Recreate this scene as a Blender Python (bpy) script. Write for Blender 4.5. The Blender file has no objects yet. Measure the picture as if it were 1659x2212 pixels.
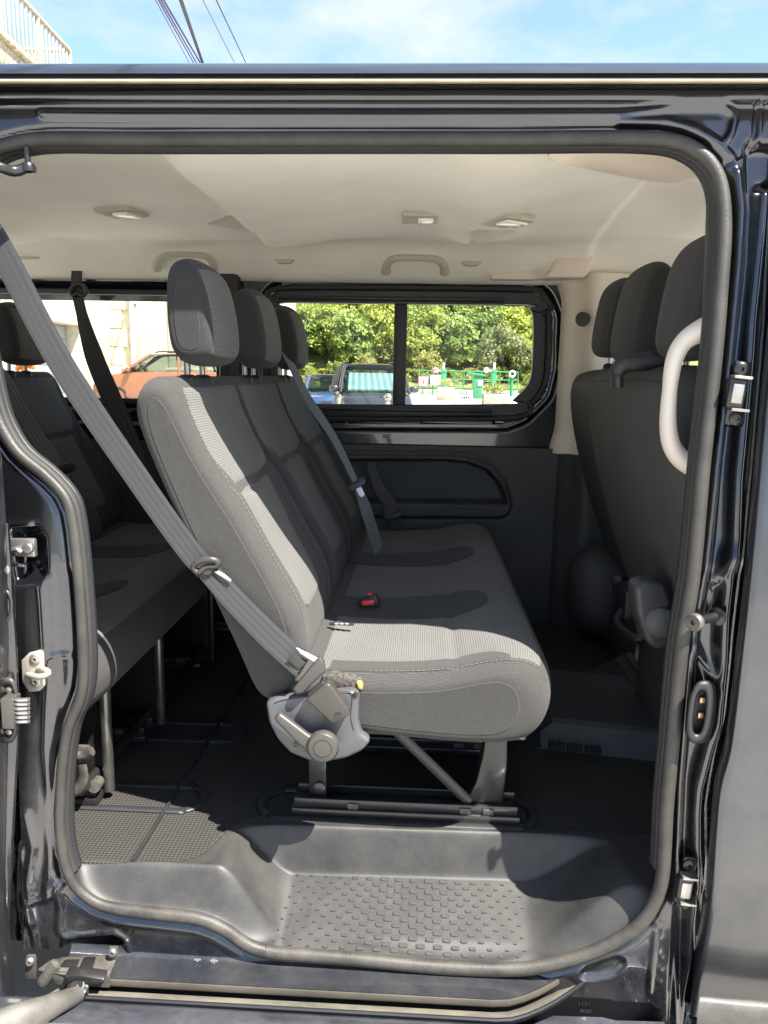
import bpy, bmesh, math, random
import numpy as np
from mathutils import Vector, Matrix
random.seed(7); rng = np.random.default_rng(7)
scene = bpy.context.scene
COL = scene.collection
rad = math.radians

# ------------------------------------------------------------------ camera
F, W, H = 1660.0, 1659.0, 2212.0
yaw, pitch, roll = rad(2.7), rad(10.1), rad(1.0)
CAM = np.array([0.0, 0.0, 1.53])
fw = np.array([-math.sin(yaw)*math.cos(pitch), math.cos(yaw)*math.cos(pitch), -math.sin(pitch)])
_r0 = np.array([math.cos(yaw), math.sin(yaw), 0.0]); _u0 = np.cross(_r0, fw)
rt = _r0*math.cos(roll)+_u0*math.sin(roll); up = -_r0*math.sin(roll)+_u0*math.cos(roll)
cd = bpy.data.cameras.new('camera'); cam = bpy.data.objects.new('camera', cd); COL.objects.link(cam)
cam.matrix_world = Matrix(((rt[0], up[0], -fw[0], CAM[0]), (rt[1], up[1], -fw[1], CAM[1]), (rt[2], up[2], -fw[2], CAM[2]), (0, 0, 0, 1)))
cd.sensor_fit = 'HORIZONTAL'; cd.sensor_width = 36.0; cd.lens = 36.0*F/W
cd.clip_start = 0.05; cd.clip_end = 3000
scene.camera = cam

# ------------------------------------------------------------------ sky, sun, exposure
SUN = np.array([0.48, -0.375, 1.0]); SUN /= np.linalg.norm(SUN)
elev = math.asin(SUN[2]); azim = math.atan2(SUN[0], SUN[1])
world = bpy.data.worlds.new('World'); scene.world = world; world.use_nodes = True
nt = world.node_tree; nt.nodes.clear()
sky = nt.nodes.new('ShaderNodeTexSky'); sky.sky_type = 'NISHITA'; sky.sun_disc = False
sky.sun_elevation = elev; sky.sun_rotation = azim; sky.air_density = 1.0; sky.dust_density = 1.2; sky.ozone_density = 2.6
bg = nt.nodes.new('ShaderNodeBackground'); bg.inputs['Strength'].default_value = 0.09
ow = nt.nodes.new('ShaderNodeOutputWorld')
tc = nt.nodes.new('ShaderNodeTexCoord'); mp = nt.nodes.new('ShaderNodeMapping'); mp.inputs['Scale'].default_value = (1.0, 1.0, 2.2)
nz = nt.nodes.new('ShaderNodeTexNoise'); nz.inputs['Scale'].default_value = 5.0; nz.inputs['Detail'].default_value = 7; nz.inputs['Roughness'].default_value = 0.55
rp = nt.nodes.new('ShaderNodeMapRange'); rp.inputs['From Min'].default_value = 0.44; rp.inputs['From Max'].default_value = 0.68; rp.inputs['To Max'].default_value = 0.85
mx = nt.nodes.new('ShaderNodeMix'); mx.data_type = 'RGBA'; mx.inputs['B'].default_value = (2.6, 2.8, 3.05, 1)
L = nt.links.new
L(tc.outputs['Generated'], mp.inputs['Vector']); L(mp.outputs['Vector'], nz.inputs['Vector']); L(nz.outputs['Fac'], rp.inputs['Value'])
L(rp.outputs['Result'], mx.inputs['Factor']); L(sky.outputs['Color'], mx.inputs['A']); L(mx.outputs['Result'], bg.inputs['Color']); L(bg.outputs['Background'], ow.inputs['Surface'])
sd = bpy.data.lights.new('sun', 'SUN'); sd.energy = 5.0; sd.angle = rad(0.5); sd.color = (1.0, 0.95, 0.87)
sun = bpy.data.objects.new('sun', sd); COL.objects.link(sun)
sun.rotation_euler = Vector(SUN).to_track_quat('Z', 'Y').to_euler(); sun.location = (3, -4, 12)
scene.view_settings.view_transform = 'Standard'; scene.view_settings.look = 'None'
scene.view_settings.exposure = 2.05; scene.view_settings.gamma = 1.0
scene.cycles.max_bounces = 12; scene.cycles.diffuse_bounces = 6; scene.cycles.transparent_max_bounces = 12
scene.cycles.use_denoising = True; scene.cycles.sample_clamp_indirect = 6.0
scene.cycles.caustics_reflective = False; scene.cycles.caustics_refractive = False

# ------------------------------------------------------------------ layout helpers: photo ray meets a real plane
def ray(x, y): return fw + rt*((x-W/2)/F) + up*((H/2-y)/F)
def PY(x, y, Y): d = ray(x, y); return CAM + d*(Y/d[1])
def PZ(x, y, Z): d = ray(x, y); return CAM + d*((Z-CAM[2])/d[2])
def proj(P):
    q = np.asarray(P, float)-CAM; w = q @ fw
    return W/2+F*(q @ rt)/w, H/2-F*(q @ up)/w
def Yd(z): return 1.30 + 0.12*np.maximum(0, (np.asarray(z)-1.05)/0.88)**1.2     # side of the van leans in towards the roof
def PD(x, y, off=0.0):
    Y = 1.33
    for _ in range(12):
        p = PY(x, y, Y); Y = float(Yd(p[2]))-off
    return PY(x, y, Y)
def PDs(l, off=0.0): return np.array([PD(x, y, off) for x, y in l])

# ------------------------------------------------------------------ mesh helpers
ORI = {}
def empty(name, loc, label, cat, group=None):
    o = bpy.data.objects.new(name, None); COL.objects.link(o); o.location = loc; o.empty_display_size = 0.1
    o['label'] = label; o['category'] = cat
    if group: o['group'] = group
    ORI[o.name] = np.array(loc, float); return o
def link(name, me, parent=None, origin=None):
    o = bpy.data.objects.new(name, me); COL.objects.link(o)
    if parent is not None:
        o.parent = parent; ORI[o.name] = ORI[parent.name]
    else:
        o.location = (0, 0, 0); ORI[o.name] = np.zeros(3)
    return o
def mesh(name, v, f, m, parent=None, smooth=True, uv=None, sharp=None):
    v = np.asarray(v, float).reshape(-1, 3)
    off = ORI[parent.name] if parent is not None else np.zeros(3)
    me = bpy.data.meshes.new(name)
    if isinstance(f, np.ndarray):
        me.vertices.add(len(v)); me.vertices.foreach_set('co', (v-off).astype(np.float32).ravel())
        n, k = f.shape
        me.loops.add(n*k); me.loops.foreach_set('vertex_index', f.astype(np.int32).ravel())
        me.polygons.add(n); me.polygons.foreach_set('loop_start', np.arange(0, n*k, k, dtype=np.int32))
        me.update(calc_edges=True)
    else:
        me.from_pydata((v-off).tolist(), [], [list(map(int, q)) for q in f]); me.update()
    if uv is not None:
        lay = me.uv_layers.new(name='UVMap'); li = np.zeros(len(me.loops), dtype=np.int32); me.loops.foreach_get('vertex_index', li)
        lay.data.foreach_set('uv', np.asarray(uv, np.float32)[li].ravel())
    me.polygons.foreach_set('use_smooth', np.full(len(me.polygons), bool(smooth)))
    if smooth and sharp is not None: me.set_sharp_from_angle(angle=rad(sharp))
    if m is not None: me.materials.append(m)
    me.validate()
    return link(name, me, parent)
def gridf(n, m, cn=False, cm=False):
    i = np.arange(n if cn else n-1); j = np.arange(m if cm else m-1)
    I, J = np.meshgrid(i, j, indexing='ij'); I = I.ravel(); J = J.ravel(); I2 = (I+1) % n; J2 = (J+1) % m
    return np.stack([I*m+J, I2*m+J, I2*m+J2, I*m+J2], 1)
def grid(name, P, m, parent=None, uv=None, cn=False, cm=False, flip=False, smooth=True, sharp=None):
    P = np.asarray(P, float); n, k = P.shape[:2]; f = gridf(n, k, cn, cm)
    if flip: f = f[:, ::-1]
    return mesh(name, P.reshape(-1, 3), f, m, parent, smooth, None if uv is None else np.asarray(uv).reshape(-1, 2), sharp)
def spline(pts, n, closed=False):
    p = np.asarray(pts, float); k = len(p)
    if closed: q = np.vstack([p[-1], p, p[0], p[1]])
    else: q = np.vstack([2*p[0]-p[1], p, 2*p[-1]-p[-2]])
    out = []; segs = k if closed else k-1
    for i in range(segs):
        a, b, c, d = q[i:i+4]; t = np.linspace(0, 1, 12, endpoint=False)[:, None]
        out.append(0.5*((2*b)+(c-a)*t+(2*a-5*b+4*c-d)*t**2+(3*b-a-3*c+d)*t**3))
    out = np.vstack(out+([] if closed else [p[-1:]]))
    o2 = np.vstack([out, out[:1]]) if closed else out
    L_ = np.r_[0, np.cumsum(np.linalg.norm(np.diff(o2, axis=0), axis=1))]
    s = np.linspace(0, L_[-1], n+1)[:-1] if closed else np.linspace(0, L_[-1], n)
    return np.stack([np.interp(s, L_, o2[:, i]) for i in range(o2.shape[1])], 1)
def tube(name, pts, r, m, parent=None, seg=10, closed=False, flat=(1, 1), upv=(0, 1, 0), cap=True):
    p = np.asarray(pts, float); n = len(p)
    t = (np.roll(p, -1, 0)-np.roll(p, 1, 0)) if closed else np.gradient(p, axis=0)
    t /= np.linalg.norm(t, axis=1)[:, None]+1e-12
    u = np.array(upv, float); a = u-(t @ u)[:, None]*t
    bad = np.linalg.norm(a, axis=1) < 0.15
    a[bad] = np.cross(t[bad], np.array([1.0, 0.3, 0.2])); a /= np.linalg.norm(a, axis=1)[:, None]
    b = np.cross(t, a)
    rr = np.broadcast_to(np.asarray(r, float), (n,))
    th = np.linspace(0, 2*math.pi, seg, endpoint=False)
    P = p[:, None]+rr[:, None, None]*(np.cos(th)[None, :, None]*a[:, None]*flat[0]+np.sin(th)[None, :, None]*b[:, None]*flat[1])
    f = gridf(n, seg, closed, True); v = P.reshape(-1, 3)
    if not closed and cap:
        fl = [list(q) for q in f]; fl.append(list(range(seg))); fl.append([(n-1)*seg+i for i in range(seg)][::-1])
        return mesh(name, v, fl, m, parent, True, sharp=50)
    return mesh(name, v, f, m, parent, True)
def bm_out(name, bm, m, parent=None, smooth=True, sharp=35):
    me = bpy.data.meshes.new(name); off = ORI[parent.name] if parent is not None else np.zeros(3)
    bmesh.ops.recalc_face_normals(bm, faces=bm.faces)
    bmesh.ops.translate(bm, verts=bm.verts, vec=Vector(-off)); bm.to_mesh(me); bm.free()
    me.polygons.foreach_set('use_smooth', np.full(len(me.polygons), smooth))
    if smooth: me.set_sharp_from_angle(angle=rad(sharp))
    if m is not None: me.materials.append(m)
    return link(name, me, parent)
def rbox(name, c, s, m, parent=None, bev=0.004, rot=None, seg=2):
    bm = bmesh.new(); bmesh.ops.create_cube(bm, size=1)
    bmesh.ops.scale(bm, verts=bm.verts, vec=Vector(s))
    if bev > 0: bmesh.ops.bevel(bm, geom=bm.edges[:], offset=min(bev, min(s)*0.45), segments=seg, affect='EDGES', profile=0.5)
    if rot is not None: bmesh.ops.rotate(bm, verts=bm.verts, cent=(0, 0, 0), matrix=rot if isinstance(rot, Matrix) else Matrix.Rotation(rot, 3, 'Y'))
    bmesh.ops.translate(bm, verts=bm.verts, vec=Vector(c))
    return bm_out(name, bm, m, parent)
def prism(name, pts, d, m, parent=None, bev=0.003, seg=2):
    """polygon (3-D points, planar) pushed along vector d, edges rounded"""
    bm = bmesh.new(); vs = [bm.verts.new(Vector(p)) for p in pts]; f = bm.faces.new(vs)
    e = bmesh.ops.extrude_face_region(bm, geom=[f]); bmesh.ops.translate(bm, verts=[g for g in e['geom'] if isinstance(g, bmesh.types.BMVert)], vec=Vector(d))
    bmesh.ops.recalc_face_normals(bm, faces=bm.faces)
    if bev > 0: bmesh.ops.bevel(bm, geom=bm.edges[:], offset=bev, segments=seg, affect='EDGES', profile=0.5, clamp_overlap=True)
    return bm_out(name, bm, m, parent)
def lathe(name, prof, c, axis, m, parent=None, seg=24):
    """prof = (radius, along-axis) pairs"""
    ax = Vector(axis).normalized(); q = ax.to_track_quat('Z', 'Y').to_matrix(); pr = np.array(prof, float)
    th = np.linspace(0, 2*math.pi, seg, endpoint=False)
    P = np.stack([pr[:, 0:1]*np.cos(th), pr[:, 0:1]*np.sin(th), np.repeat(pr[:, 1:2], seg, 1)], -1)
    P = P @ np.array(q).T + np.array(c)
    f = [list(x) for x in gridf(len(pr), seg, False, True)]; f.append(list(range(seg))[::-1]); f.append([(len(pr)-1)*seg+i for i in range(seg)])
    return mesh(name, P.reshape(-1, 3), f, m, parent, True, sharp=40)
def ss(x, a=0.0, b=1.0):
    t = np.clip((np.asarray(x, float)-a)/(b-a), 0, 1); return t*t*(3-2*t)
def dpoly(px, py, poly, closed=False):
    d = np.full(px.shape, 1e9); q = list(poly)+([poly[0]] if closed else [])
    for (ax, ay), (bx, by) in zip(q[:-1], q[1:]):
        ux, uy = bx-ax, by-ay; l2 = ux*ux+uy*uy+1e-9
        t = np.clip(((px-ax)*ux+(py-ay)*uy)/l2, 0, 1)
        d = np.minimum(d, np.hypot(px-ax-t*ux, py-ay-t*uy))
    return d
def inside(px, py, poly):
    r = np.zeros(px.shape, bool); n = len(poly); j = n-1
    for i in range(n):
        xi, yi = poly[i]; xj, yj = poly[j]
        r ^= ((yi > py) != (yj > py)) & (px < (xj-xi)*(py-yi)/(yj-yi+1e-12)+xi); j = i
    return r
def sdf(px, py, poly):
    d = dpoly(px, py, poly, True); return np.where(inside(px, py, poly), -d, d)
def copy_at(o, loc, parent, name=None):
    c = o.copy(); COL.objects.link(c); c.parent = parent; c.location = loc; return c

# ------------------------------------------------------------------ materials
MT = {}
def mat(name, base, rough=0.5, metal=0.0, coat=0.0, var=0.0, vscale=30.0, bump=0.0, bscale=200.0, spec=0.5, sheen=0.0, dust=0.0, dust_z=None, dust_col=(0.30, 0.28, 0.24), emit=None, detail=4, coat_r=0.06):
    m = bpy.data.materials.new(name); m.use_nodes = True; n = m.node_tree.nodes; l = m.node_tree.links
    b = n['Principled BSDF']; b.inputs['Base Color'].default_value = (*base, 1); b.inputs['Roughness'].default_value = rough
    b.inputs['Metallic'].default_value = metal; b.inputs['Coat Weight'].default_value = coat; b.inputs['Coat Roughness'].default_value = coat_r
    b.inputs['Specular IOR Level'].default_value = spec; b.inputs['Sheen Weight'].default_value = sheen
    geo = n.new('ShaderNodeTexCoord')
    col = None
    if var > 0:
        z = n.new('ShaderNodeTexNoise'); z.inputs['Scale'].default_value = vscale; z.inputs['Detail'].default_value = detail
        l.new(geo.outputs['Object'], z.inputs['Vector'])
        r = n.new('ShaderNodeMapRange'); r.inputs['From Min'].default_value = 0.3; r.inputs['From Max'].default_value = 0.7; r.inputs['To Min'].default_value = 1-var; r.inputs['To Max'].default_value = 1+var
        l.new(z.outputs['Fac'], r.inputs['Value'])
        x = n.new('ShaderNodeMix'); x.data_type = 'RGBA'; x.blend_type = 'MULTIPLY'; x.inputs['Factor'].default_value = 1.0
        x.inputs['A'].default_value = (*base, 1); l.new(r.outputs['Result'], x.inputs['B']); col = x.outputs['Result']
    if dust > 0:
        z1 = n.new('ShaderNodeTexNoise'); z1.inputs['Scale'].default_value = 9; z1.inputs['Detail'].default_value = 9; z1.inputs['Roughness'].default_value = 0.7
        z2 = n.new('ShaderNodeTexNoise'); z2.inputs['Scale'].default_value = 420; z2.inputs['Detail'].default_value = 2
        l.new(geo.outputs['Object'], z1.inputs['Vector']); l.new(geo.outputs['Object'], z2.inputs['Vector'])
        r1 = n.new('ShaderNodeMapRange'); r1.inputs['From Min'].default_value = 0.35; r1.inputs['From Max'].default_value = 0.72; r1.inputs['To Max'].default_value = dust; l.new(z1.outputs['Fac'], r1.inputs['Value'])
        r2 = n.new('ShaderNodeMapRange'); r2.inputs['From Min'].default_value = 0.66; r2.inputs['From Max'].default_value = 0.74; r2.inputs['To Max'].default_value = min(1, dust*1.2); l.new(z2.outputs['Fac'], r2.inputs['Value'])
        ad = n.new('ShaderNodeMath'); ad.operation = 'ADD'; ad.use_clamp = True; l.new(r1.outputs['Result'], ad.inputs[0]); l.new(r2.outputs['Result'], ad.inputs[1])
        fac = ad.outputs[0]
        if dust_z:
            g2 = n.new('ShaderNodeNewGeometry'); sp = n.new('ShaderNodeSeparateXYZ'); l.new(g2.outputs['Position'], sp.inputs[0])
            rz = n.new('ShaderNodeMapRange'); rz.inputs['From Min'].default_value = dust_z[0]; rz.inputs['From Max'].default_value = dust_z[1]; rz.inputs['To Min'].default_value = 1; rz.inputs['To Max'].default_value = dust_z[2]
            l.new(sp.outputs['Z'], rz.inputs['Value']); mu = n.new('ShaderNodeMath'); mu.operation = 'MULTIPLY'; l.new(fac, mu.inputs[0]); l.new(rz.outputs['Result'], mu.inputs[1]); fac = mu.outputs[0]
        x2 = n.new('ShaderNodeMix'); x2.data_type = 'RGBA'; l.new(fac, x2.inputs['Factor']); x2.inputs['B'].default_value = (*dust_col, 1)
        if col is not None: l.new(col, x2.inputs['A'])
        else: x2.inputs['A'].default_value = (*base, 1)
        col = x2.outputs['Result']
        for key, to in (('Roughness', 0.85), ('Coat Weight', 0.0), ('Metallic', 0.0)):
            rr = n.new('ShaderNodeMapRange'); rr.inputs['To Min'].default_value = b.inputs[key].default_value; rr.inputs['To Max'].default_value = to
            l.new(fac, rr.inputs['Value']); l.new(rr.outputs['Result'], b.inputs[key])
    if col is not None: l.new(col, b.inputs['Base Color'])
    if bump > 0:
        z = n.new('ShaderNodeTexNoise'); z.inputs['Scale'].default_value = bscale; z.inputs['Detail'].default_value = 3
        l.new(geo.outputs['Object'], z.inputs['Vector']); bp = n.new('ShaderNodeBump'); bp.inputs['Strength'].default_value = bump; bp.inputs['Distance'].default_value = 0.002
        l.new(z.outputs['Fac'], bp.inputs['Height']); l.new(bp.outputs['Normal'], b.inputs['Normal'])
    if emit: b.inputs['Emission Color'].default_value = (*emit[:3], 1); b.inputs['Emission Strength'].default_value = emit[3]
    MT[name] = m; return m
def woven(name, c1, c2, pu, pv, rough=0.95, bump=0.6, dist=0.0012, zig=0.0, noise=0.12, sheen=0.06, wrinkle=0.0, nscale=420):
    """knitted cloth or embossed rubber from two wave fields over the UV map (metres)"""
    m = bpy.data.materials.new(name); m.use_nodes = True; n = m.node_tree.nodes; l = m.node_tree.links; b = n['Principled BSDF']
    b.inputs['Roughness'].default_value = rough; b.inputs['Sheen Weight'].default_value = sheen; b.inputs['Specular IOR Level'].default_value = 0.25; b.inputs['Sheen Roughness'].default_value = 0.6
    uv = n.new('ShaderNodeUVMap'); sp = n.new('ShaderNodeSeparateXYZ'); l.new(uv.outputs['UV'], sp.inputs[0])
    def M(op, a, c=None, d=None):
        k = n.new('ShaderNodeMath'); k.operation = op
        for i, q in enumerate((a, c, d)):
            if q is None: continue
            if isinstance(q, (int, float)): k.inputs[i].default_value = q
            else: l.new(q, k.inputs[i])
        return k.outputs[0]
    su = M('SINE', M('MULTIPLY', sp.outputs['X'], 2*math.pi/pu))
    vv = M('ADD', M('MULTIPLY', sp.outputs['Y'], 2*math.pi/pv), M('MULTIPLY', su, zig))
    sv = M('SINE', vv)
    h = M('MULTIPLY_ADD', M('MULTIPLY_ADD', su, 0.35, sv), 0.37, 0.5)
    tcn = n.new('ShaderNodeTexCoord'); z = n.new('ShaderNodeTexNoise'); z.inputs['Scale'].default_value = nscale; z.inputs['Detail'].default_value = 3; l.new(tcn.outputs['Object'], z.inputs['Vector'])
    z2 = n.new('ShaderNodeTexNoise'); z2.inputs['Scale'].default_value = 6; z2.inputs['Detail'].default_value = 5; l.new(tcn.outputs['Object'], z2.inputs['Vector'])
    x = n.new('ShaderNodeMix'); x.data_type = 'RGBA'; x.inputs['A'].default_value = (*c1, 1); x.inputs['B'].default_value = (*c2, 1); l.new(h, x.inputs['Factor'])
    k = M('ADD', M('MULTIPLY_ADD', z.outputs['Fac'], noise*4, 1-noise*2), M('MULTIPLY_ADD', z2.outputs['Fac'], 0.3, -0.15))
    y = n.new('ShaderNodeMix'); y.data_type = 'RGBA'; y.blend_type = 'MULTIPLY'; y.inputs['Factor'].default_value = 1; l.new(x.outputs['Result'], y.inputs['A']); l.new(k, y.inputs['B'])
    l.new(y.outputs['Result'], b.inputs['Base Color'])
    hh = M('ADD', h, M('MULTIPLY', z.outputs['Fac'], 0.4))
    bp = n.new('ShaderNodeBump'); bp.inputs['Strength'].default_value = bump; bp.inputs['Distance'].default_value = dist; l.new(hh, bp.inputs['Height'])
    if wrinkle > 0:
        z3 = n.new('ShaderNodeTexNoise'); z3.inputs['Scale'].default_value = 11; z3.inputs['Detail'].default_value = 3; z3.inputs['Distortion'].default_value = 0.6; l.new(tcn.outputs['Object'], z3.inputs['Vector'])
        b2_ = n.new('ShaderNodeBump'); b2_.inputs['Strength'].default_value = wrinkle; b2_.inputs['Distance'].default_value = 0.012; l.new(z3.outputs['Fac'], b2_.inputs['Height']); l.new(b2_.outputs['Normal'], bp.inputs['Normal'])
    l.new(bp.outputs['Normal'], b.inputs['Normal'])
    MT[name] = m; return m
mat('paint', (0.047, 0.049, 0.057), 0.22, 0.92, 1.0, dust=0.26, dust_z=(0.45, 1.25, 0.06), coat_r=0.03, dust_col=(0.20, 0.185, 0.16))
mat('paint_skin', (0.050, 0.054, 0.062), 0.30, 0.8, 0.8, var=0.05, vscale=2, dust=0.12, dust_z=(0.5, 1.5, 0.35), coat_r=0.10)
mat('paint_inner', (0.006, 0.008, 0.010), 0.25, 0.1, 1.0, var=0.1, vscale=8, coat_r=0.05)
mat('seal_rubber', (0.024, 0.0228, 0.021), 0.5, spec=0.4, var=0.25, vscale=25, bump=0.3, bscale=260, dust=0.26, dust_z=(0.45, 0.85, 0.30), dust_col=(0.24, 0.21, 0.17))
mat('seal_lip', (0.020, 0.0195, 0.019), 0.7, bump=0.3, bscale=400)
mat('black_plastic', (0.017, 0.018, 0.020), 0.48, bump=0.2, bscale=500, var=0.15, vscale=14)
mat('door_plastic', (0.036, 0.038, 0.040), 0.55, bump=0.35, bscale=600, var=0.2, vscale=6)
mat('step_plastic', (0.019, 0.0188, 0.0184), 0.52, bump=0.22, bscale=500, var=0.15, vscale=9, dust=0.11, detail=8, dust_col=(0.22, 0.21, 0.19))
mat('headliner', (0.82, 0.79, 0.69), 0.95, spec=0.2, bump=0.35, bscale=300, var=0.05, vscale=5, sheen=0.2)
mat('trim_cream', (0.66, 0.58, 0.48), 0.55, bump=0.2, bscale=500, var=0.05, vscale=8)
mat('handle_cream', (0.60, 0.54, 0.47), 0.5, bump=0.12, bscale=500)
mat('trim_taupe', (0.46, 0.42, 0.34), 0.6, bump=0.2, bscale=500)
mat('black_metal', (0.011, 0.011, 0.012), 0.34, 0.2, 0.3, var=0.2, vscale=20, dust=0.03)
mat('grey_metal', (0.34, 0.33, 0.31), 0.38, 0.85, var=0.25, vscale=25)
mat('bright_metal', (0.50, 0.48, 0.46), 0.3, 0.9, var=0.2, vscale=40)
mat('worn_metal', (0.075, 0.07, 0.06), 0.55, 0.5, var=0.5, vscale=45, bump=0.3, bscale=200, dust=0.15)
mat('zinc', (0.34, 0.31, 0.26), 0.45, 0.35, var=0.15, vscale=40)
mat('brass', (0.62, 0.42, 0.22), 0.4, 0.8)
mat('hinge_plastic', (0.062, 0.064, 0.069), 0.45, bump=0.3, bscale=450, var=0.08, vscale=10)
mat('lever_plastic', (0.046, 0.043, 0.038), 0.42, bump=0.25, bscale=450)
mat('buckle_plastic', (0.036, 0.033, 0.028), 0.40, bump=0.2, bscale=400)
mat('red_button', (0.62, 0.03, 0.03), 0.4)
mat('thread', (0.16, 0.155, 0.14), 0.9)
mat('foam', (0.55, 0.33, 0.08), 0.95, bump=0.5, bscale=300)
mat('frayed_cloth', (0.055, 0.050, 0.042), 1.0, bump=1.0, bscale=250, var=0.6, vscale=160)
mat('white_print', (0.40, 0.40, 0.39), 0.6)
mat('lamp_lens', (0.80, 0.78, 0.70), 0.25, coat=0.5)
woven('cloth_rib', (0.060, 0.059, 0.057), (0.122, 0.1195, 0.1135), 0.0032, 0.0050, bump=0.6, noise=0.16, wrinkle=0.30)
woven('cloth_plain', (0.0225, 0.0219, 0.0208), (0.053, 0.0515, 0.0488), 0.0016, 0.0019, bump=0.5, dist=0.0008, noise=0.30, wrinkle=0.22)
woven('cloth_dark', (0.020, 0.020, 0.0203), (0.046, 0.046, 0.0465), 0.0015, 0.0018, bump=0.4, dist=0.0006, noise=0.22, wrinkle=0.35)
woven('cloth_head', (0.016, 0.016, 0.0165), (0.036, 0.0355, 0.0355), 0.0015, 0.0020, bump=0.4, dist=0.0006, noise=0.22, wrinkle=0.2)
woven('webbing', (0.011, 0.011, 0.0122), (0.048, 0.048, 0.0515), 0.0019, 0.0115, rough=0.6, bump=0.35, dist=0.0006)
woven('webbing_slate', (0.050, 0.058, 0.064), (0.13, 0.145, 0.155), 0.0019, 0.0115, rough=0.6, bump=0.35, dist=0.0006)
mat('post_metal', (0.11, 0.105, 0.10), 0.3, 0.7, 0.4, var=0.3, vscale=20)
woven('floor_rubber', (0.018, 0.0176, 0.016), (0.048, 0.046, 0.040), 0.0085, 0.0075, rough=0.58, bump=0.9, dist=0.0018, zig=1.1, sheen=0.0)
# ================================================================== the van
van = empty('van', (-0.3, 2.15, 0), 'black passenger van with its side door slid open, bench seats showing inside', 'van')
SEAL = [(-55, 550), (-55, 430), (-42, 352), (0, 322), (50, 308), (115, 302), (300, 303), (830, 302), (1100, 302), (1290, 300), (1380, 301), (1455, 308), (1507, 331), (1540, 367), (1557, 417), (1562, 500), (1556, 600), (1547, 720), (1533, 860), (1517, 998), (1495, 1238), (1470, 1397), (1450, 1607), (1438, 1740), (1434, 1828), (1429, 1891), (1415, 1940), (1387, 1986), (1350, 2018), (1286, 2051), (1197, 2079), (1120, 2090), (1030, 2090), (921, 2084), (794, 2071), (667, 2061), (590, 2055), (537, 2039), (483, 2003), (430, 1982), (358, 1973), (251, 1960), (200, 1942), (161, 1906), (140, 1853), (132, 1781), (134, 1692), (141, 1617), (152, 1563), (172, 1517), (181, 1474), (182, 1402), (176, 1295), (168, 1205), (158, 1123), (143, 1075), (100, 1027), (45, 982), (10, 932), (-12, 880), (-30, 800), (-45, 700)]
sealpx = spline(SEAL, 420, True)
seal3 = np.array([PD(x, y) for x, y in sealpx])
srad = 0.0130-0.0028*ss((300-sealpx[:, 0])/120)*ss((sealpx[:, 1]-860)/160)
tube('door_seal', seal3+[0, -0.004, 0], srad, MT['seal_rubber'], van, 14, True, flat=(0.9, 1.0))
# joint where the two ends of the seal meet, low at the rear
kj = int(np.argmin((sealpx[:, 0]-578)**2+(sealpx[:, 1]-2053)**2)); tj = seal3[kj+1]-seal3[kj-1]; tj /= np.linalg.norm(tj); uj = np.array([0, -1.0, 0]); wj = np.cross(tj, uj)
tube('seal_joint', np.array([seal3[kj]+[0, -0.004, 0]+srad[kj]*0.96*(0.92*uj*math.cos(a_)+wj*math.sin(a_)) for a_ in np.linspace(0, 2*math.pi, 28, endpoint=False)]), 0.0011, MT['seal_lip'], van, 6, True)
# inner lip of the seal: the same loop drawn in towards the opening and further in
tg = np.roll(seal3, -2, 0)-np.roll(seal3, 2, 0); nrm = np.stack([tg[:, 2], np.zeros(len(tg)), -tg[:, 0]], 1); nrm /= np.linalg.norm(nrm, axis=1)[:, None]
cen = seal3.mean(0)
sg = np.sign(((cen-seal3)*nrm).sum(1).sum()); nrm *= sg
up_i = np.where(sealpx[:, 1] > 1885)[0]; opn = np.r_[np.arange(up_i.max(), 420), np.arange(0, up_i.min())]
tube('seal_lip', (seal3+nrm*(srad*0.80)[:, None]+[0, 0.010, 0])[opn], 0.0062, MT['seal_lip'], van, 10, False, flat=(1.6, 0.8))
tube('seal_trim', (seal3+nrm*(srad*1.0)[:, None]+[0, 0.024, 0])[opn], 0.0045, MT['black_plastic'], van, 8, False, flat=(1.8, 0.8))
# inner flange (the cut edge of the body shell, seen just behind the seal)
fl = np.stack([seal3+nrm*0.004+[0, 0.0, 0], seal3+nrm*0.008+[0, 0.030, 0], seal3-nrm*0.02+[0, 0.045, 0]], 1)
grid('opening_flange', fl[opn], MT['black_plastic'], van)

# ---- stamped steel frame around the opening, as one formed sheet
gx = np.arange(-1.02, 0.76, 0.0026); gz = np.arange(0.27, 2.03, 0.0036)
X, Z = np.meshgrid(gx, gz, indexing='ij'); Yb = Yd(Z)
px, py = proj(np.stack([X, Yb, Z], -1))
h = np.zeros_like(X)
def ridge(poly, w, a):
    global h; d = dpoly(px, py, poly); h = h + a*np.exp(-(d/w)**2)
def vstep(poly, w, a, left=False):
    """step to one side of an upright line given as (x, y) pairs"""
    global h; q = np.array(sorted(poly, key=lambda t: t[1])); s = px-np.interp(py, q[:, 1], q[:, 0])
    h = h + a*ss((-s if left else s)/w)*ss((py-q[0, 1]+30)/30)*ss((q[-1, 1]+30-py)/30)
def hstep(poly, w, a):
    global h; q = np.array(poly); s = np.interp(px, q[:, 0], q[:, 1])-py; h = h + a*ss(s/w)
def dent(poly, w, a):
    global h; h = h + a*ss(-sdf(px, py, poly)/w)
dS = sdf(px, py, [tuple(p) for p in sealpx[::3]])
h += -0.010*np.exp(-((dS-20)/7)**2)                                # dark gap behind the seal
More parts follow.
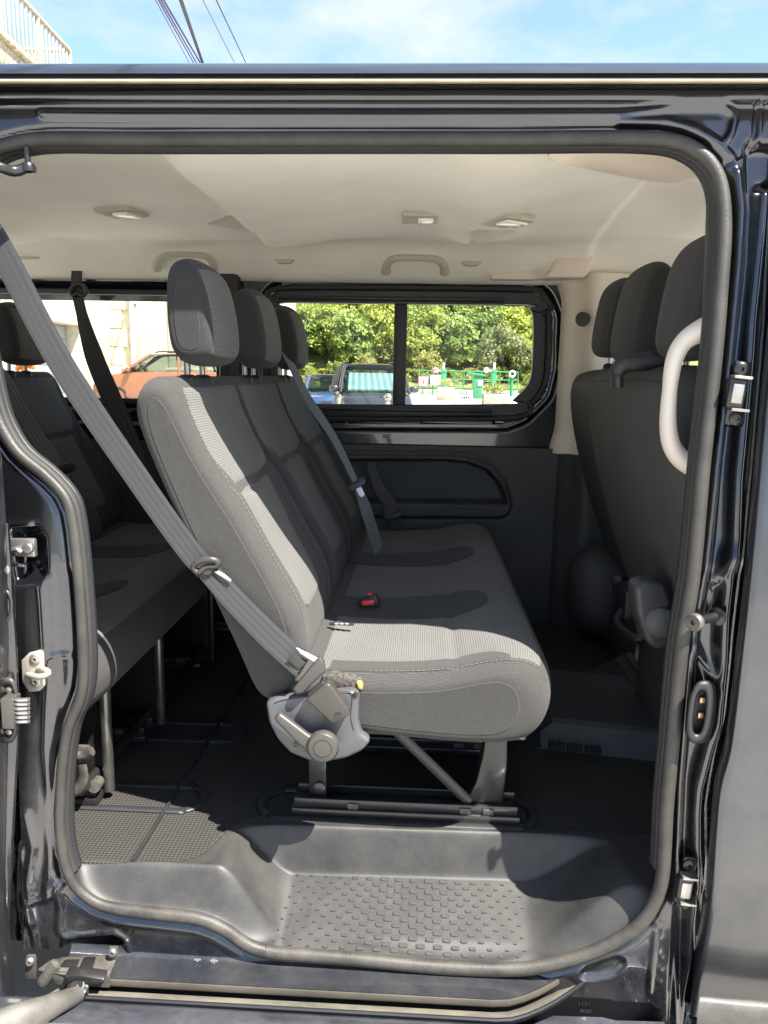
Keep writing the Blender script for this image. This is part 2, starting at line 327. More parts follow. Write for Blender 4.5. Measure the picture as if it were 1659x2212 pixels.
# head: ribs and rail channel
hstep([(-200, 226), (1700, 226)], 5, 0.016)
hstep([(-200, 204), (1700, 202)], 16, -0.012)
ribA = [(90, 247), (300, 249), (900, 250), (1330, 248), (1400, 240), (1467, 230), (1555, 230), (1579, 241), (1586, 257), (1578, 290), (1568, 306)]
ridge(ribA, 5.5, 0.012)
ridge([(1340, 263), (1440, 262), (1500, 280), (1550, 308), (1585, 345)], 7, 0.008)
ridge([(1566, 357), (1594, 341), (1620, 316), (1632, 290), (1635, 225)], 3.0, -0.010)
ridge([(1570, 362), (1600, 346), (1626, 320), (1639, 292), (1642, 225)], 3.5, 0.006)
# front pillar of the opening
strip = [(1590, 372), (1598, 450), (1592, 560), (1570, 793), (1545, 1000), (1520, 1240), (1492, 1400), (1479, 1550), (1467, 1700), (1461, 1850), (1457, 1940)]
ridge(strip, 8, 0.013)
vstep([(1606, 330), (1612, 450), (1606, 560), (1582, 793), (1556, 1000), (1534, 1240), (1505, 1400), (1490, 1550), (1478, 1700), (1472, 1850), (1466, 2000), (1458, 2230)], 12, -0.022)
ridge2 = [(1652, 420), (1643, 520), (1626, 691), (1622, 759), (1612, 879), (1597, 1033), (1593, 1169), (1584, 1230), (1572, 1330), (1568, 1432), (1555, 1572), (1537, 1624), (1514, 1711), (1510, 1764), (1510, 1859), (1507, 1922), (1498, 2002), (1495, 2081), (1482, 2144), (1472, 2230)]
ridge(ridge2, 17, 0.028)
ridge([(1580, 1200), (1560, 1245), (1550, 1260)], 14, 0.012); ridge([(1500, 1395), (1535, 1450), (1556, 1500)], 10, 0.008)
vstep([(1668, 420), (1656, 691), (1630, 1000), (1608, 1240), (1588, 1400), (1570, 1560), (1550, 1640), (1530, 1760), (1530, 1860), (1518, 2000), (1508, 2100), (1490, 2230)], 14, -0.015)
# rear pillar
vstep([(20, 1180), (29, 1270), (41, 1728), (48, 1900), (52, 2050)], 9, -0.022, True)
ridge([(88, 1240), (93, 1295), (104, 1474), (100, 1617), (111, 1728), (112, 1850), (104, 1930)], 8, 0.007)
vstep([(112, 1250), (120, 1474), (116, 1617), (124, 1728), (124, 1850)], 10, -0.007)
dent([(18, 1142), (80, 1135), (100, 1160), (104, 1235), (92, 1262), (20, 1270)], 14, -0.035)
ridge([(18, 1133), (66, 1133)], 3.5, 0.010); ridge([(30, 1258), (75, 1252), (104, 1250)], 5, 0.010)
dent([(106, 1417), (112, 1411), (150, 1411), (152, 1418), (148, 1424), (110, 1425)], 4, 0.005)
ridge([(137, 1905), (108, 1938), (58, 1948), (76, 2020), (84, 2080)], 4, 0.009)
ridge([(55, 1760), (72, 1830), (60, 1905), (70, 1990)], 9, 0.006); ridge([(40, 1840), (36, 1960), (52, 2060)], 8, 0.010)
ridge([(118, 1890), (132, 1960), (128, 2010), (160, 2030)], 8, 0.005)
dent([(126, 2045), (140, 2026), (245, 2020), (268, 2030), (276, 2052), (262, 2078), (130, 2085)], 12, -0.020)
ridge([(140, 2022), (248, 2014), (272, 2030), (278, 2054)], 4, 0.006)
# lower front corner plate
dent([(1247, 2108), (1262, 2090), (1330, 2065), (1350, 2070), (1353, 2083), (1330, 2108), (1290, 2118), (1262, 2119)], 8, -0.008)
ridge([(1417, 2005), (1410, 2060), (1402, 2145)], 4.5, 0.006)
for q in ((1431, 2028), (1428, 2062), (1425, 2092), (1423, 2119), (1262, 2140), (1187, 2133), (1427, 1984)): ridge([q, (q[0]+.5, q[1])], 4, 0.003)
vstep([(1455, 1960), (1450, 2050), (1444, 2150), (1440, 2230)], 6, -0.010)
h += 0.0004*np.sin(px*0.021+py*0.013)*np.cos(py*0.017)             # slight waviness of pressed sheet
for _ in range(2):
    h[1:-1] = 0.25*h[:-2]+0.5*h[1:-1]+0.25*h[2:]; h[:, 1:-1] = 0.25*h[:, :-2]+0.5*h[:, 1:-1]+0.25*h[:, 2:]
P = np.stack([X, Yb-h, Z], -1)
ycut = np.interp(px, [-300, 251, 573, 1080, 1134, 1300, 1405, 1432, 1444, 1800], [2030, 2055, 2075, 2108, 2143, 2155, 2164, 2180, 2600, 2600])
fc = gridf(*X.shape)
keep = lambda A: A.ravel()[fc].mean(1)
ok_ = (keep(dS) > -3) & (keep(py-ycut) < 3) & (keep(py) > 186) & (keep(px) < 1790)
fr = mesh('door_frame', P.reshape(-1, 3), fc[ok_][:, ::-1], MT['paint'], van)

# ---- roof side, gutter
def ex(name, prof, x0, x1, m, n=2, bend=None, xr=830):
    q = np.array([[Y, PY(xr, y, Y)[2]] for Y, y in prof]) if prof[0][1] > 20 else np.array(prof)
    xs = np.linspace(x0, x1, n); Pp = np.zeros((n, len(q), 3)); Pp[:, :, 0] = xs[:, None]; Pp[:, :, 1] = q[None, :, 0]; Pp[:, :, 2] = q[None, :, 1]
    if bend is not None: Pp[:, :, 1] += bend(xs)[:, None]
    return grid(name, Pp, m, van, flip=True, sharp=40)
rz = lambda Y, y: (Y, PY(830, y, Y)[2])
ys_ = spline([(3.08, 1.80), (3.06, 1.95), (2.98, 2.045), (2.80, 2.085), (2.2, 2.105), (1.75, 2.092), (1.52, 2.073), (1.42, 2.053), rz(1.385, 140), rz(1.368, 155), rz(1.366, 158)], 60)
ex('roof_panel', [tuple(q) for q in ys_], -2.7, 1.25, MT['paint_skin'], 12)
ex('roof_gutter', [rz(1.366, 158), rz(1.374, 159.5), rz(1.384, 163), rz(1.384, 166), rz(1.378, 168)], -2.7, 1.25, MT['black_plastic'], 4)
mat('gutter_sunlit', (0.40, 0.34, 0.26), 0.55, var=0.15, vscale=20)  # warm tan paints in the sun's reflection along the roof edge
ex('gutter_strip', [rz(1.378, 168), rz(1.371, 169.5), rz(1.366, 173), rz(1.368, 177), rz(1.376, 179.5), rz(1.40, 181)], -2.7, 1.25, MT['gutter_sunlit'], 4)
ex('upper_door_rail', [rz(1.40, 181), rz(1.395, 183.5), rz(1.392, 186), rz(1.40, 188), rz(1.425, 194), rz(1.432, 202), rz(1.430, 215)], -2.7, PD(1720, 200)[0], MT['paint'], 4)

# ---- sill: ledge, guide track and outer tread below the opening
sx = lambda Y, y: (Y, PY(540, y, Y)[2])
bend = lambda xs: 1.5*np.maximum(0, xs-0.17)**1.5
mat('sill_dusty', (0.035, 0.038, 0.048), 0.28, 0.6, 0.9, dust=0.22, dust_col=(0.18, 0.165, 0.13)); mat('sill_lip_paint', (0.10, 0.09, 0.075), 0.4, 0.4, 0.5, dust=0.2)
mat('track_dusty', (0.10, 0.095, 0.08), 0.7, 0.2, dust=0.7, dust_col=(0.26, 0.235, 0.17), bump=0.3, bscale=400)
ex('sill_ledge', [sx(1.304, 2058), sx(1.301, 2068), sx(1.297, 2076), sx(1.290, 2085), sx(1.282, 2092), sx(1.252, 2122), sx(1.243, 2130)], -0.66, 0.48, MT['sill_dusty'], 40, bend)
ex('sill_lip', [sx(1.243, 2131), sx(1.239, 2134), sx(1.238, 2144), sx(1.241, 2147), sx(1.262, 2140)], -0.66, 0.48, MT['sill_lip_paint'], 40, bend)
ex('track_gap', [sx(1.262, 2140), sx(1.270, 2148), sx(1.262, 2157)], -0.66, 0.48, MT['seal_lip'], 40, bend)
ex('guide_track', [sx(1.262, 2157), sx(1.240, 2158), sx(1.216, 2168), sx(1.212, 2170)], -0.66, 0.48, MT['track_dusty'], 40, bend)
ex('track_bead', [sx(1.212, 2170), sx(1.206, 2169), sx(1.200, 2172), sx(1.198, 2177), sx(1.200, 2182), sx(1.21, 2186)], -0.66, 0.48, MT['black_plastic'], 40, bend)
mat('sill_paint', (0.13, 0.14, 0.17), 0.32, 0.85, 0.8, var=0.2, vscale=15, dust=0.25, dust_col=(0.30, 0.28, 0.25))
ex('sill_tread', [sx(1.42, 2178), sx(1.196, 2183), sx(1.185, 2187), sx(1.125, 2226), sx(1.118, 2234), sx(1.114, 2250), sx(1.13, 2330), sx(1.25, 2350)], -2.6, 0.52, MT['sill_paint'], 6)
# notch at the front end of the sill
rbox('sill_notch', PY(1330, 2190, 1.36), (0.34, 0.03, 0.14), MT['black_plastic'], van, 0.004)
se = [PZ(x, y, 0.384) for x, y in ((1150, 2212), (1195, 2193), (1300, 2196), (1330, 2203), (1436, 2206), (1440, 2260), (1150, 2260))]
prism('sill_end', se, (0, 0, -0.006), MT['sill_paint'], van, 0.002)
# ---- front door beside the opening (its skin stands proud of the frame)
edge = [(1700, 470), (1676, 700), (1652, 930), (1628, 1200), (1607, 1397), (1582, 1607), (1557, 1710), (1546, 1828), (1534, 2017), (1518, 2150), (1508, 2230)]
ez = spline([PD(x, y, 0.055) for x, y in edge], 140)
cols = []
for k, t in enumerate([0.028, 0.010, 0.002, 0.0]):                 # rounded rear edge of the door skin
    cols.append(ez+[[0.0, -0.001, -0.002, 0.0][0]*0+(0.004, 0.001, 0.0, 0.002)[k], t*1.4, 0])
for t in (0.012, 0.05, 0.15, 0.3, 0.5, 0.75):
    q = ez.copy(); q[:, 0] += t; q[:, 1] -= 0.010*min(1, t/0.1)-0.0; cols.append(q)
FD = np.stack(cols, 1); zc_d = PD(1600, 1908, 0.06)[2]; FD[..., 1] += 0.035*np.clip((zc_d-FD[..., 2])/0.25, 0, 1)
grid('front_door', FD, MT['paint_skin'], van, flip=True)
# dark door glass and frame above the belt, outside the picture
zw_ = np.linspace(1.10, 2.03, 16); grid('front_door_window', np.stack([[(x_, float(Yd(z_))-0.022, z_) for z_ in zw_] for x_ in (0.60, 0.8, 1.1, 1.6)]), MT['black_plastic'], van)
c0 = PY(1517, 2153, 1.225); 
lad = spline([PY(1524, 2150, 1.235), PY(1519, 2151, 1.226), PY(1512, 2156, 1.214), PY(1508, 2185, 1.205), PY(1500, 2260, 1.205)], 14)
Pl = np.stack([lad, lad+[0.1, -0.002, -0.002], lad+[0.6, -0.004, -0.004]], 1)
grid('lower_cladding', Pl, mat('cladding', (0.035, 0.035, 0.033), 0.5, bump=0.2, bscale=400, dust=0.25), van, flip=True)
# ---- rest of the shell (rear quarter, front end, rear end) so that the light inside is right
def wall_ring(name, y, x0, x1, z0, z1, wx0, wx1, wz0, wz1, m, t=0.05):
    for i, (a, b, c, d) in enumerate(((x0, x1, z0, wz0), (x0, x1, wz1, z1), (x0, wx0, wz0, wz1), (wx1, x1, wz0, wz1))):
        if b-a > 0.01 and d-c > 0.01: rbox(name, ((a+b)/2, y, (c+d)/2), (b-a, t, d-c), m, van, 0.006)
wall_ring('rear_quarter_panel', 1.375, -2.6, -0.985, 0.45, 2.03, -2.3, -1.15, 1.30, 1.86, MT['black_plastic'])
rbox('tailgate', (-2.58, 2.2, 0.92), (0.06, 1.7, 0.75), MT['black_plastic'], van, 0.02)
rbox('tailgate_pillar', (-2.55, 1.46, 1.62), (0.07, 0.14, 0.78), MT['trim_cream'], van, 0.02)
rbox('tailgate_pillar', (-2.55, 2.98, 1.62), (0.07, 0.14, 0.78), MT['trim_cream'], van, 0.02)
rbox('front_door_inner', (1.15, 1.42, 0.80), (0.9, 0.06, 0.60), MT['black_plastic'], van, 0.02)
rbox('dashboard', (1.75, 2.18, 0.95), (0.5, 1.6, 0.5), MT['black_plastic'], van, 0.08)
rbox('bulkhead', (1.60, 2.18, 0.60), (0.05, 1.6, 0.35), MT['black_plastic'], van, 0.02)

# ---- step well inside the opening
sxx = np.linspace(-0.70, 0.56, 260); syy = np.linspace(1.300, 1.605, 120)
SX, SY = np.meshgrid(sxx, syy, indexing='ij')
tread = 0.428+0.36*(SY-1.32)
e = np.sqrt(np.maximum(0, (-0.245-SX)/0.135)**2+np.maximum(0, (SX-0.23)/0.20)**2+np.maximum(0, (SY-1.470-0.02*SX)/0.032)**2)
mm = 1-ss(e)
top = 0.5775-0.0025*np.cos(SX*3)
SZ = top*(1-mm)+tread*mm
lowp = seal3[up_i]; lo_s = np.argsort(lowp[:, 0]); zse = np.interp(SX, lowp[lo_s, 0], lowp[lo_s, 2])+0.004
kr = ss((1.350-SY)/0.048); SZ = SZ*(1-kr)+np.minimum(zse, SZ)*kr      # rim rolls down to the seal
q1, q2 = proj(np.stack([SX, SY, np.full_like(SX, 0.575)], -1))
bnd = np.interp(q1, [100, 185, 390, 425, 455, 490, 530, 590, 1410, 1700], [1862, 1860, 1858, 1848, 1826, 1788, 1764, 1754, 1800, 1815])
SZ -= 0.020*ss((bnd-q2+4)/7)
SZ += 0.004*np.exp(-((e-1.05)/0.12)**2)*(1-mm)*0
SP = np.stack([SX, SY, SZ], -1)
sq1, sq2 = proj(SP); sD = sdf(sq1, sq2, [tuple(t) for t in sealpx[::3]]); sfc = gridf(*SX.shape)
sok = ~((sD.ravel()[sfc].mean(1) > 6) & (SY.ravel()[sfc].mean(1) < 1.42))
step = mesh('step', SP.reshape(-1, 3), sfc[sok], MT['step_plastic'], van)
def stepz(x, y):
    i = (x-sxx[0])/(sxx[1]-sxx[0]); j = (y-syy[0])/(syy[1]-syy[0]); i0, j0 = int(i), int(j)
    return SZ[i0, j0]+(SZ[i0+1, j0]-SZ[i0, j0])*(i-i0)+(SZ[i0, j0+1]-SZ[i0, j0])*(j-j0)
# raised grip studs of the tread
th = np.linspace(0, 2*math.pi, 20, endpoint=False)
sup = lambda a, b, z: np.stack([a*np.sign(np.cos(th))*np.abs(np.cos(th))**0.5, b*np.sign(np.sin(th))*np.abs(np.sin(th))**0.5, np.full(20, z)], 1)
sv = np.vstack([sup(0.0092, 0.0050, -0.001), sup(0.0092, 0.0050, 0.0010), sup(0.0080, 0.0040, 0.0022)])
sf = [list(x) for x in gridf(3, 20, False, True)]+[[40+i for i in range(20)]]
base_stud = None
for r_ in range(13):
    yy = 1.322+r_*0.0118
    for c_ in range(16):
        xx = -0.262+0.0312*(c_+0.5*(r_ % 2))+0.006*(11-r_)*0.35*(c_-8)/8+0.02
        if xx > 0.235 or xx < -0.27+0.008*r_*0.3: continue
        k = max(0.30, 1.0-abs(xx+0.0)/0.29)
        k = min(1.0, k*1.25)
        if base_stud is None:
            base_stud = mesh('grip_stud', sv+ORI[van.name], sf, MT['step_plastic'], step, True, sharp=35); o = base_stud
        else:
            o = base_stud.copy(); COL.objects.link(o); o.parent = step
        o.location = Vector(np.array([xx, yy, stepz(xx, yy)])-ORI[van.name]); o.scale = (k, k, 1.0); o.rotation_euler = (math.atan(0.36), 0, 0)
# ---- floor mat
FX, FY = np.meshgrid(np.r_[np.linspace(-2.5, -0.8, 60), np.linspace(-0.79, 0.7, 300), np.linspace(0.72, 1.5, 30)], np.r_[np.linspace(1.34, 1.62, 80), np.linspace(1.63, 3.02, 80)], indexing='ij')
FZ = np.full_like(FX, 0.570)
def footcup(cx, cy, lx, ly, d):
    global FZ
    e_ = np.maximum(np.abs(FX-cx)-lx+ly, 0); dd = np.hypot(e_, FY-cy)-ly
    FZ = FZ-d*ss(-dd/0.03)
m1, m2 = proj(np.stack([FX, FY, FZ], -1)); FZ -= 0.26*ss((m2-np.interp(m1, [100, 185, 390, 425, 455, 490, 530, 590, 1410, 1700], [1862, 1860, 1858, 1848, 1826, 1788, 1764, 1754, 1800, 1815])-5)/16)*ss((0.54-FX)/0.02)   # the mat stops under the step moulding
FZ -= 0.09*ss((1.352-FY)/0.012)
grid('floor_mat', np.stack([FX, FY, FZ], -1), MT['floor_rubber'], van, uv=np.stack([FX, FY], -1))
# joint between floor mats: a raised welt running across the floor
jp = [PZ(285, 1862, 0.5735), PZ(478, 1556, 0.5735), PZ(560, 1425, 0.5735)]
tube('mat_joint', spline(jp, 12), 0.0045, MT['black_plastic'], van, 8, flat=(1, 1.0))
for q in ((405, 1690), (468, 1548)):
    lathe('floor_cap', [(0.018, 0.0), (0.018, 0.003), (0.011, 0.003), (0.009, 0.0015), (0.001, 0.0015)], PZ(q[0], q[1], 0.570), (0, 0, 1), MT['black_plastic'], van)

# far outer skin closes the shell behind the inner panels
rbox('far_side_skin', (-0.35, 3.10, 0.84), (4.6, 0.03, 0.80), MT['paint_skin'], van, 0.01)
rbox('far_side_skin', (-0.35, 3.09, 1.905), (4.6, 0.03, 0.10), MT['paint_skin'], van, 0.01)
rbox('far_side_pillar', (0.70, 3.09, 1.55), (0.30, 0.03, 0.66), MT['paint_skin'], van, 0.01)
rbox('far_side_pillar', (-0.765, 3.09, 1.55), (0.05, 0.03, 0.66), MT['paint_skin'], van, 0.01)
# moulded rim round the foot rail nearest the door
def stadium(cx, cy, lx, r, z, n=18):
    t = np.linspace(-math.pi/2, math.pi/2, n); a = np.stack([cx+lx+r*np.cos(t), cy+r*np.sin(t), np.full(n, z)], 1); b = np.stack([cx-lx-r*np.cos(t), cy-r*np.sin(t), np.full(n, z)], 1); return np.vstack([a, b])
tube('rail_tray', spline(stadium(-0.035, 1.585, 0.245, 0.060, 0.572), 120, True), 0.011, MT['black_plastic'], van, 10, True, flat=(0.55, 1.2), upv=(0, 0, 1))
tube('rail_tray', spline(stadium(-0.655, 1.585, 0.13, 0.050, 0.572), 90, True), 0.009, MT['black_plastic'], van, 10, True, flat=(0.5, 1.2), upv=(0, 0, 1))
tube('rail_tray', spline(stadium(-0.63, 1.915, 0.12, 0.050, 0.572), 90, True), 0.009, MT['black_plastic'], van, 10, True, flat=(0.5, 1.2), upv=(0, 0, 1))
# ================================================================== inside of the far wall
def glassmat(name, tint, gloss):
    m = bpy.data.materials.new(name); m.use_nodes = True; n = m.node_tree.nodes; l = m.node_tree.links; n.clear()
    o = n.new('ShaderNodeOutputMaterial'); t = n.new('ShaderNodeBsdfTransparent'); t.inputs['Color'].default_value = (*tint, 1)
    g = n.new('ShaderNodeBsdfGlossy'); g.inputs['Roughness'].default_value = 0.02; x = n.new('ShaderNodeMixShader'); f = n.new('ShaderNodeFresnel'); f.inputs['IOR'].default_value = 1.45
    mu = n.new('ShaderNodeMath'); mu.operation = 'MULTIPLY'; mu.inputs[1].default_value = gloss
    l.new(f.outputs[0], mu.inputs[0]); l.new(mu.outputs[0], x.inputs['Fac']); l.new(t.outputs[0], x.inputs[1]); l.new(g.outputs[0], x.inputs[2]); l.new(x.outputs[0], o.inputs['Surface']); MT[name] = m
glassmat('window_glass', (0.93, 0.95, 0.92), 0.8); glassmat('car_glass', (0.55, 0.62, 0.60), 1.0)
WIN = [(640, 654), (1120, 658), (1143, 668), (1152, 690), (1150, 790), (1140, 832), (1108, 864), (1084, 873), (640, 871), (612, 850), (606, 760), (608, 690), (618, 664)]
def wallgrid(x0, x1, z0, z1, Y, s=0.005):
    a, b = np.meshgrid(np.arange(x0, x1+s/2, s), np.arange(z0, z1+s/2, s), indexing='ij')
    p, q = proj(np.stack([a, np.full_like(a, Y), b], -1)); return a, b, p, q
a, b, p, q = wallgrid(-0.735, 0.515, 1.252, 1.925, 3.02, 0.0045)
d = sdf(p, q, WIN)
hh = 0.035*(1-ss((d-32)/12)) + 0.020*ss((62-d)/10)*(d > 40)
fcs = gridf(*a.shape); ok2 = d.ravel()[fcs].mean(1) > 22
mesh('window_surround', np.stack([a, 3.02+hh, b], -1).reshape(-1, 3), fcs[ok2], MT['paint_inner'], van)
wnd = rbox('side_window', PY(864, 762, 3.052), (0.05, 0.016, 0.40), MT['black_plastic'], van, 0.004)   # fixed upright between the panes
wp = spline(WIN, 160, True)
def wring(name, d0, d1, Y0, Y1, m, parent, n=160):
    w3 = np.array([PY(x, y, 3.05) for x, y in wp]); t = np.roll(w3, -2, 0)-np.roll(w3, 2, 0); nn = np.stack([t[:, 2], 0*t[:, 0], -t[:, 0]], 1); nn /= np.linalg.norm(nn, axis=1)[:, None]
    nn *= np.sign(((w3-w3.mean(0))*nn).sum()); 
    R = [w3+nn*dd+[0, YY-3.05, 0] for dd, YY in ((d0, Y1+0.03), (d0, Y0+0.004), (d0+0.004, Y0), (d1-0.004, Y0), (d1, Y0+0.004), (d1, Y1+0.03))]
    return grid(name, np.stack(R, 1), m, parent, cn=True, sharp=40), w3, nn
fr_, w3, wn = wring('window_frame', 0.0, 0.047, 3.040, 3.05, MT['black_plastic'], wnd)
tube('window_gasket', w3+wn*0.056+[0, -0.018, 0], 0.011, MT['seal_lip'], wnd, 10, True, flat=(1, 1))
for (y0, x0_, x1_) in ((645, 600, 1090), (884, 640, 1062)):         # upper and lower slide tracks
    A_, B_ = PY(x0_, y0-0.005*(1090-x0_)*0, 3.03), PY(x1_, y0+6, 3.03)
    for k, dz in enumerate((-0.009, 0.005)):
        pr_ = [A_+[0, 0, dz], B_+[0, 0, dz]]
        o = rbox('slide_track', (np.array(pr_[0])+pr_[1])/2, (np.linalg.norm(B_-A_), 0.02, 0.011), MT['black_plastic'], wnd, 0.002, rot=-math.atan2(B_[2]-A_[2], B_[0]-A_[0]))
for k, (x0_, x1_, yy) in enumerate(((560, 864, 3.058), (864, 1200, 3.066))):
    c1, c2, c3, c4 = (PY(x0_, 630, yy), PY(x1_, 630, yy), PY(x1_, 895, yy), PY(x0_, 895, yy))
    mesh('pane', [c1, c2, c3, c4], [[0, 1, 2, 3]], MT['window_glass'], wnd, False)
# etched approval marks in the lower corners of the panes: small rows of print
def etch(cx, cy, Y):
    vs, fs = [], []
    for r_, (n_, hh_, w_) in enumerate(((7, 1.6, 3.0), (8, 1.3, 3.2), (7, 1.3, 3.4), (5, 3.4, 4.4), (3, 1.3, 3.6))):
        for i in range(n_):
            if rng.random() < 0.12: continue
            x = cx-n_*w_*0.5+i*w_; y = cy-9+r_*4.2
            for dx, dy in ((0, 0), (w_*0.72, 0), (w_*0.72, hh_), (0, hh_)): vs.append(PY(x+dx, y+dy, Y))
            fs.append([len(vs)-4, len(vs)-3, len(vs)-2, len(vs)-1])
    return mesh('etched_mark', vs, fs, MT['black_plastic'], wnd, False)
etch(832, 852, 3.056); etch(1004, 853, 3.064)
# rear quarter window
a, b, p, q = wallgrid(-2.5, -0.74, 1.24, 1.925, 3.02, 0.006)
Q0 = np.array([PY(-200, 628, 3.05), PY(492, 628, 3.05), PY(492, 868, 3.05), PY(-200, 872, 3.05)])
rz0, rz1 = Q0[2][2], Q0[0][2]; rx1 = -0.80
dq = np.maximum(np.maximum(a-rx1, -2.25-a), np.maximum(b-rz1, rz0-b))
hh = 0.03*(1-ss((dq-0.012)/0.03))
f2 = gridf(*a.shape); ok2 = dq.ravel()[f2].mean(1) > 0
mesh('quarter_window_surround', np.stack([a, 3.02+hh, b], -1).reshape(-1, 3), f2[ok2], MT['paint_inner'], van)
qw = mesh('quarter_window', [(-2.3, 3.06, rz0-0.02), (rx1+0.02, 3.06, rz0-0.02), (rx1+0.02, 3.06, rz1+0.02), (-2.3, 3.06, rz1+0.02)], [[0, 1, 2, 3]], MT['window_glass'], van, False)
for nm, c, s in (('window_frame', (-1.53, 3.045, rz1+0.004), (1.5, 0.03, 0.022)), ('window_frame', (-1.53, 3.045, rz0-0.004), (1.5, 0.03, 0.022)), ('window_frame', (rx1-0.003, 3.045, (rz0+rz1)/2), (0.02, 0.03, rz1-rz0))):
    rbox(nm, c, s, MT['black_plastic'], qw, 0.005)
rbox('window_rail', (-1.5, 3.0, 1.325), (1.5, 0.03, 0.012), MT['grey_metal'], van, 0.004)
# pillar between the two windows
rbox('pillar_trim', (-0.745, 2.995, 1.60), (0.085, 0.05, 0.66), MT['black_plastic'], van, 0.018)
# lower side panel with its map pocket and arm ledge
a, b, p, q = wallgrid(-2.5, 0.525, 0.560, 1.262, 2.985, 0.006)
POC = [(690, 990), (960, 991), (1010, 996), (1052, 1012), (1080, 1040), (1095, 1075), (1097, 1090), (690, 1086)]
OUT = [(690, 978), (965, 980), (1020, 985), (1066, 1003), (1095, 1040), (1108, 1090), (1100, 1112), (1085, 1121), (690, 1119)]
hh = 0.085*ss(-sdf(p, q, POC)/7) - 0.020*ss(-sdf(p, q, OUT)/7) + 0.004*np.exp(-(dpoly(p, q, OUT, True)/3.5)**2)
hh -= 0.05*ss((q-1240)/60)*ss((q-1240)/200)*0
grid('side_panel', np.stack([a, 2.985+hh, b], -1), MT['door_plastic'], van)
# cream trim of the pillar behind the front seats, with its seat belt guide
bt = [PY(1202, 604, 2.99), PY(1222, 622, 2.975), PY(1232, 680, 2.96), PY(1232, 800, 2.96), PY(1226, 900, 2.965), PY(1197, 972, 2.975), PY(1247, 981, 2.93), PY(1290, 985, 2.93)]
zz = np.linspace(1.245, 1.905, 24)
def cream(z): return np.array([[0.515-0.02*ss((1.36-z)/0.12)-0.025*ss((z-1.80)/0.10), 3.02, z], [0.530-0.02*ss((1.36-z)/0.12)-0.02*ss((z-1.80)/0.10), 2.975, z], [0.570, 2.950, z], [0.600, 2.905, z], [0.640, 2.90, z], [0.86, 2.96, z]])
grid('pillar_trim', np.stack([spline(cream(z), 20) for z in zz]), MT['trim_cream'], van, sharp=60)
zz = np.linspace(0.56, 1.247, 12)
grid('lower_pillar_trim', np.stack([spline([[0.522, 3.0, z], [0.535, 2.965, z], [0.57, 2.94, z], [0.61, 2.90, z], [0.66, 2.895, z], [0.95, 2.95, z]], 20) for z in zz]), MT['door_plastic'], van, sharp=60)
lathe('belt_knob', [(0.001, -0.03), (0.024, -0.03), (0.026, -0.012), (0.016, 0.0), (0.014, 0.03)], PY(1257, 690, 2.88), (0, 1, 0), MT['black_plastic'], van)
# cab: driver door with its window, windscreen pillar
rbox('driver_door', (1.45, 3.0, 0.95), (1.0, 0.06, 0.72), MT['door_plastic'], van, 0.02)
rbox('driver_door_frame', (1.30, 3.0, 1.90), (1.1, 0.06, 0.10), MT['trim_cream'], van, 0.02)
# wheel-arch hump and seat base covers at the front floor
def blob(name, c, s, m, n=2.6, rot=0):
    t = np.linspace(-math.pi/2, math.pi/2, 18); u = np.linspace(0, 2*math.pi, 36, endpoint=False); T, U = np.meshgrid(t, u, indexing='ij')
    f_ = lambda v: np.sign(v)*np.abs(v)**(2/n)
    Pq = np.stack([s[0]*f_(np.cos(T))*f_(np.cos(U)), s[1]*f_(np.cos(T))*f_(np.sin(U)), s[2]*f_(np.sin(T))], -1)
    cr, sr = math.cos(rot), math.sin(rot); Pq = np.stack([Pq[..., 0]*cr+Pq[..., 2]*sr, Pq[..., 1], -Pq[..., 0]*sr+Pq[..., 2]*cr], -1)
    return grid(name, Pq+np.array(c), m, van, cm=True)
blob('wheel_arch_cover', PY(1300, 1275, 2.80), (0.13, 0.12, 0.17), MT['door_plastic'])
# heater duct on the floor behind the front seats: sloping front with six openings
duct_top = 0.665
dz_ = [PZ(1150, 1612, 0.575), PZ(1362, 1648, 0.575)]
xa, xb, yn = 0.335, 0.60, dz_[0][1]+0.0
dv = []
prof = [(yn-0.004, 0.571), (yn, 0.578), (yn+0.030, 0.632), (yn+0.045, 0.640), (yn+0.40, 0.640), (yn+0.44, 0.60), (yn+0.46, 0.57)]
xsd = np.array([xa-0.01, xa, xa+0.03, xb, xb+0.06, xb+0.09]); zs = np.array([0.0, 0.5, 1, 1, 1.0, 1.25])
G = np.zeros((len(xsd), len(prof), 3))
for i, x_ in enumerate(xsd):
    for j, (y_, z_) in enumerate(prof): G[i, j] = (x_, y_-0.16*(x_-xa)*1.0, 0.571+(z_-0.571)*zs[i])
duct = grid('heater_duct', G, MT['door_plastic'], van, sharp=25)
for k in range(6):
    x0_ = 1187+k*18.5+(k//2)*2.5; a1 = [PY(x0_, 1606+k*2.4, 1), 0]
    cpt = PZ(x0_+7, 1612+k*2.3, 0.598)
    rbox('vent_opening', cpt+[0, 0.008, 0], (0.0165, 0.02, 0.020), mat('vent_dark', (0.002, 0.002, 0.002), 0.8) if 'vent_dark' not in MT else MT['vent_dark'], duct, 0.003, rot=Matrix.Rotation(rad(-20), 3, 'X'))
